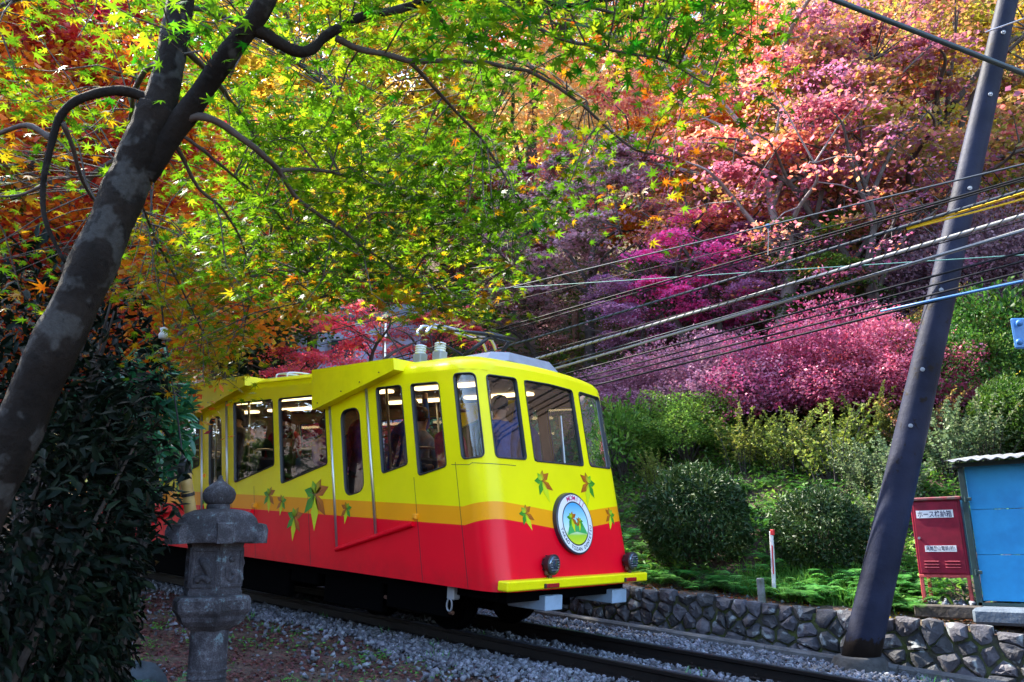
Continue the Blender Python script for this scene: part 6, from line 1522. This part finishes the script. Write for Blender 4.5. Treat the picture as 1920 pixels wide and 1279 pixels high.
# labels: colour, place and order from the left
ORD = ['leftmost', 'second from left', 'third from left', 'fourth from left', 'fifth from left', 'sixth from left', 'seventh from left', 'eighth from left', 'ninth from left', 'tenth from left', 'eleventh from left', 'twelfth from left'] + ['%dth from left' % k for k in range(13, 80)]
grp = {}
for r, pal, kind, q in BG: grp.setdefault((pal, kind), []).append((q[0], r))
for (pal, kind), lst in grp.items():
    lst.sort(key=lambda t: t[0]); word = {'maple': 'leaved maple on the wooded slope', 'cedar': 'cedar on the dim slope', 'tall': 'tall tree beside the line'}[kind]
    for i, (_, r) in enumerate(lst):
        r['label'] = '%s %s, %s of its colour' % (NAMES[pal], word, ORD[i] if len(lst) > 1 else 'the only one'); r['group'] = '%s %s trees' % (NAMES[pal], kind)

# ================================================================== bushes on the bank
def bush(px, py, pal, kind, r, vi, label, rz=1.0, dz=0.0, cat='bush', name='bush', d=None):
    q = hill(px, py)[0] if d is None else at(px, py, d)
    return put(name, BUSH[kind][vi % len(BUSH[kind])], PAL[pal], (q[0], q[1], gz(q[0], q[1])+dz), (r, r, r*rz), vi*1.3+px*.01, label, cat, None)
bush(1308, 1062, 'clipped', 'clip', .80, 0, 'large round clipped dark green bush above the stone wall', 1.05, .03)
bush(1545, 1066, 'clipped', 'clip', .60, 1, 'smaller round green bush left of the leaning pole', 1.05, .0)
bush(1290, 870, 'bright', 'loose', .95, 0, 'bright green bush above the large round clipped one', .8)
bush(1395, 885, 'lime', 'wispy', 1.3, 0, 'yellowish wispy bush with thin stems above the round one', .8)
for i, (px, py, pal, r, rz, t) in enumerate(((1195, 800, 'azmauve', 1.25, .85, 'mauve pink azalea beside the car front'), (1290, 790, 'azmauve', 1.35, 1.0, 'mauve pink azalea, second from the car'), (1385, 810, 'azmauve', 1.3, 1.1, 'dusty mauve azalea in the middle of the bank'),
        (1470, 815, 'azpink', 1.35, 1.15, 'pink azalea left of the tallest crimson one'), (1570, 800, 'azpink', 1.4, 1.3, 'tallest crimson pink azalea left of the leaning pole'), (1665, 800, 'azpink', 1.25, 1.15, 'crimson azalea partly behind the leaning pole'), (1745, 790, 'azpink', .95, 1.0, 'crimson azalea right of the leaning pole'))):
    bush(px, py, pal, 'loose', r, i, t, rz*.72, cat='azalea', name='azalea')
bush(1820, 640, 'azpurple', 'loose', 1.5, 1, 'dull purple bush right of the pole below the cables', 1.0); bush(1900, 620, 'azpurple', 'loose', 1.4, 2, 'dull purple bush at the right edge', 1.0); bush(1680, 590, 'azpurple', 'loose', 1.5, 0, 'grey purple bush left of the pole below the cables', .9)
bush(1830, 770, 'green', 'loose', 1.0, 2, 'mid green bush right of the crimson azalea', 1.0); bush(1912, 850, 'green', 'clip', .62, 1, 'rounded yellow green bush above the shed roof', 1.1); bush(1790, 700, 'olive', 'loose', .9, 1, 'olive yellow bush above the green one', .9); bush(1890, 720, 'green', 'broad', 1.0, 0, 'broad leaved green bush at the right edge', 1.0)
for i, (px, py, pal, r, t) in enumerate(((1560, 905, 'lime', 1.5, 'tall yellow green sprays before the crimson azalea'), (1480, 890, 'lime', 1.2, 'yellow green sprays before the pink azalea'), (1630, 930, 'pale', 1.0, 'pale green sprays left of the pole'), (1700, 960, 'pale', 1.2, 'pale green sprays above the red cabinet'), (1660, 1000, 'pale', .9, 'pale sprays drooping beside the red cabinet'), (1780, 900, 'pale', 1.3, 'blue green sprays above the shed'), (1850, 880, 'pale', 1.2, 'blue green sprays behind the shed roof'), (1230, 920, 'lime', .8, 'dry yellowish sprays left above the large round bush'), (1640, 850, 'lime', 1.2, 'yellow sprays behind the pole'), (1740, 860, 'olive', 1.2, 'olive sprays right of the pole'))):
    bush(px, py, pal, 'wispy', r, i, t, .85, cat='shrub', name='spray_shrub')
bush(1165, 900, 'bright', 'broad', .75, 1, 'bright broad leaved bush right behind the car front', 1.2)
bush(915, 690, 'teal', 'broad', 1.25, 0, 'glossy green broad leaved bush above the car roof', 1.1, d=17.0); bush(985, 700, 'teal', 'broad', .9, 1, 'smaller glossy green bush behind the car roof', .9, d=16.0)
for i, (px, r, t) in enumerate(((500, .9, 'clipped reddish dome bush, left of three'), (528, 1.1, 'clipped reddish dome bush, tallest of three'), (575, 1.0, 'clipped reddish dome bush, right of three'))):
    bush(px, 720, 'azpurple', 'clip', r, i, t, 1.0, .2, d=21.0+i)
for i, (px, py) in enumerate(((640, 690), (700, 690), (770, 690), (830, 690))): bush(px, py, 'azpurple', 'loose', .9, i, 'low purple hedge bush before the grey building, %s' % ORD[i], .8, d=17.5)

for i, (x, y, pal, kind, r, t) in enumerate(((5.2, 4.6, 'green', 'loose', 1.1, 'green bush right of the blue shed'), (6.4, 4.0, 'bright', 'broad', .8, 'broad leaved bush well right of the blue shed'), (6.0, 6.2, 'azmauve', 'loose', 1.3, 'mauve azalea up the bank right of the shed'), (7.6, 5.2, 'clipped', 'clip', .8, 'round clipped bush farthest right of the shed'), (4.6, 6.4, 'olive', 'loose', 1.1, 'olive bush up the bank behind the shed'), (8.2, 7.6, 'green', 'loose', 1.4, 'large green bush farthest right on the bank'))):
    put('bush', BUSH[kind][i % len(BUSH[kind])], PAL[pal], (x, y, gz(x, y)), r, i*1.7, t, 'bush')
# ferns and grass on the bank
FL = []
gf_ = random.Random(31)
for i in range(120):
    x = gf_.uniform(-2.6, 3.1); y = 2.95+gf_.random()**1.5*2.6
    if 2.35 < x and y < 3.4: continue
    FL.append((x, y))
for i in range(26): FL.append((gf_.uniform(1.6, 2.5), gf_.uniform(2.85, 3.5)))
for i in range(40): FL.append((gf_.uniform(-2.2, 1.9), gf_.uniform(2.8, 3.15)))
FL.sort(key=lambda t: t[0])
for i, (x, y) in enumerate(FL):
    s = gf_.uniform(.22, .42); t = put('fern', FERN[i % 3], PAL['fern'], (x, y, gz(x, y)-.01), (s, s, s*gf_.uniform(.8, 1.2)), gf_.uniform(0, 6.28), 'green fern growing on the bank above the stone wall', 'fern', 'ferns on the bank', ('fronds', 'stalks'))
for m_ in FERN:
    if not m_[1].materials: m_[1].materials.append(M_BARKD)
def scatter(name, n, fn, tpl, size, mat, label, cat, lift=.02, tilt=.6, up=False, seed=0):
    g = np.random.default_rng(seed); P = fn(g, n); n = len(P); z = ground_z(P[:, 0], P[:, 1])+lift*g.uniform(.2, 1.6, n)
    Q = np.column_stack([P, z])
    if up: A = g.normal(0, .45, (n, 3))+np.array((0, 0, 1.)); Rr = rot_from(A, g.normal(0, 1, (n, 3)))
    else: Rr = rot_random(n, tilt, g)
    me = cloud(name, tpl, Q, Rr, g.uniform(.6, 1.3, n)*size); me.materials.append(mat); o = link(name, me); props(o, label, cat, kind='stuff'); return o
def clumpy(x0, x1, y0, y1, k, sp):
    def f(g, n):
        c = np.column_stack([g.uniform(x0, x1, k), g.uniform(y0, y1, k)]); i = g.integers(0, k, n); P = c[i]+g.normal(0, sp, (n, 2)); return P[(P[:, 0] > x0-.3) & (P[:, 0] < x1+.3) & (P[:, 1] > y0-.05) & (P[:, 1] < y1+.3)]
    return f
scatter('ground_cover', 22000, clumpy(-4.5, 8.0, 3.0, 7.5, 400, .22), ELLIP, .085, PAL['bright'], 'mixed low green leaves covering the bank', 'ground cover', .12, .7, seed=1)
scatter('bank_undergrowth', 12000, clumpy(-7, 4.5, 4.2, 10, 260, .35), ELLIP, .11, PAL['green'], 'dim green undergrowth on the bank below the azaleas', 'undergrowth', .16, .7, seed=2)
scatter('hill_undergrowth', 16000, clumpy(-30, 8, 9, 26, 300, .9), ELLIP, .22, PAL['green'], 'dim undergrowth on the wooded slope', 'undergrowth', .25, .7, seed=3)
scatter('bank_grass', 3500, clumpy(.2, 1.9, 2.85, 3.5, 22, .13), BLADE, .20, PAL['bright'], 'tuft of bright grass blades by the white stake', 'grass', .0, up=True, seed=4)
scatter('wall_edge_litter', 2500, clumpy(-3, 4.2, 2.5, 3.2, 120, .25), RHOMB, .035, F_TURN, 'fallen leaves on the bare soil behind the wall', 'leaf litter', .01, .4, seed=5)
M_LIT = leafmat('fallen_leaf', [(.05, .014, .017), (.10, .028, .03), (.16, .06, .045), (.07, .035, .028), (.13, .035, .05), (.24, .12, .07)], trans=.1, nmix=.3, nscale=2)
def near_area(g, n):
    x = g.uniform(-7.5, 4.5, n); y = g.uniform(-5.6, -.75, n); k = g.uniform(0, 1, n) < .05+.95*(1-sstep(-.45, .15, y-yedge(x))); return np.column_stack([x, y])[k]
scatter('leaf_litter', 42000, near_area, MAPLE5, .034, M_LIT, 'maroon and brown fallen maple leaves covering the near ground', 'leaf litter', .012, .35, seed=6)
scatter('weeds', 3800, clumpy(-6.5, 3.5, -4.8, -1.35, 120, .12), ELLIP, .04, PAL['fern'], 'small green weeds sprouting through the fallen leaves', 'weeds', .03, .5, seed=7)
scatter('ballast_weeds', 500, clumpy(-5, 4.5, -1.7, 1.95, 26, .06), BLADE, .09, PAL['fern'], 'thin weeds growing in the ballast', 'weeds', .0, up=True, seed=8)
q = at(300, 1115, 6.2); put('grass_clump', FERN[1], PAL['teal'], (q[0], q[1], gz(q[0], q[1])), .55, .4, 'blue green leafy clump at the foot of the dark shrubs', 'plant', None, ('fronds', 'stalks'))
scatter('hill_litter', 14000, clumpy(-26, 9, 8, 24, 240, 1.0), RHOMB, .10, F_TURN, 'fallen autumn leaves on the wooded slope', 'leaf litter', .02, .35, seed=9)
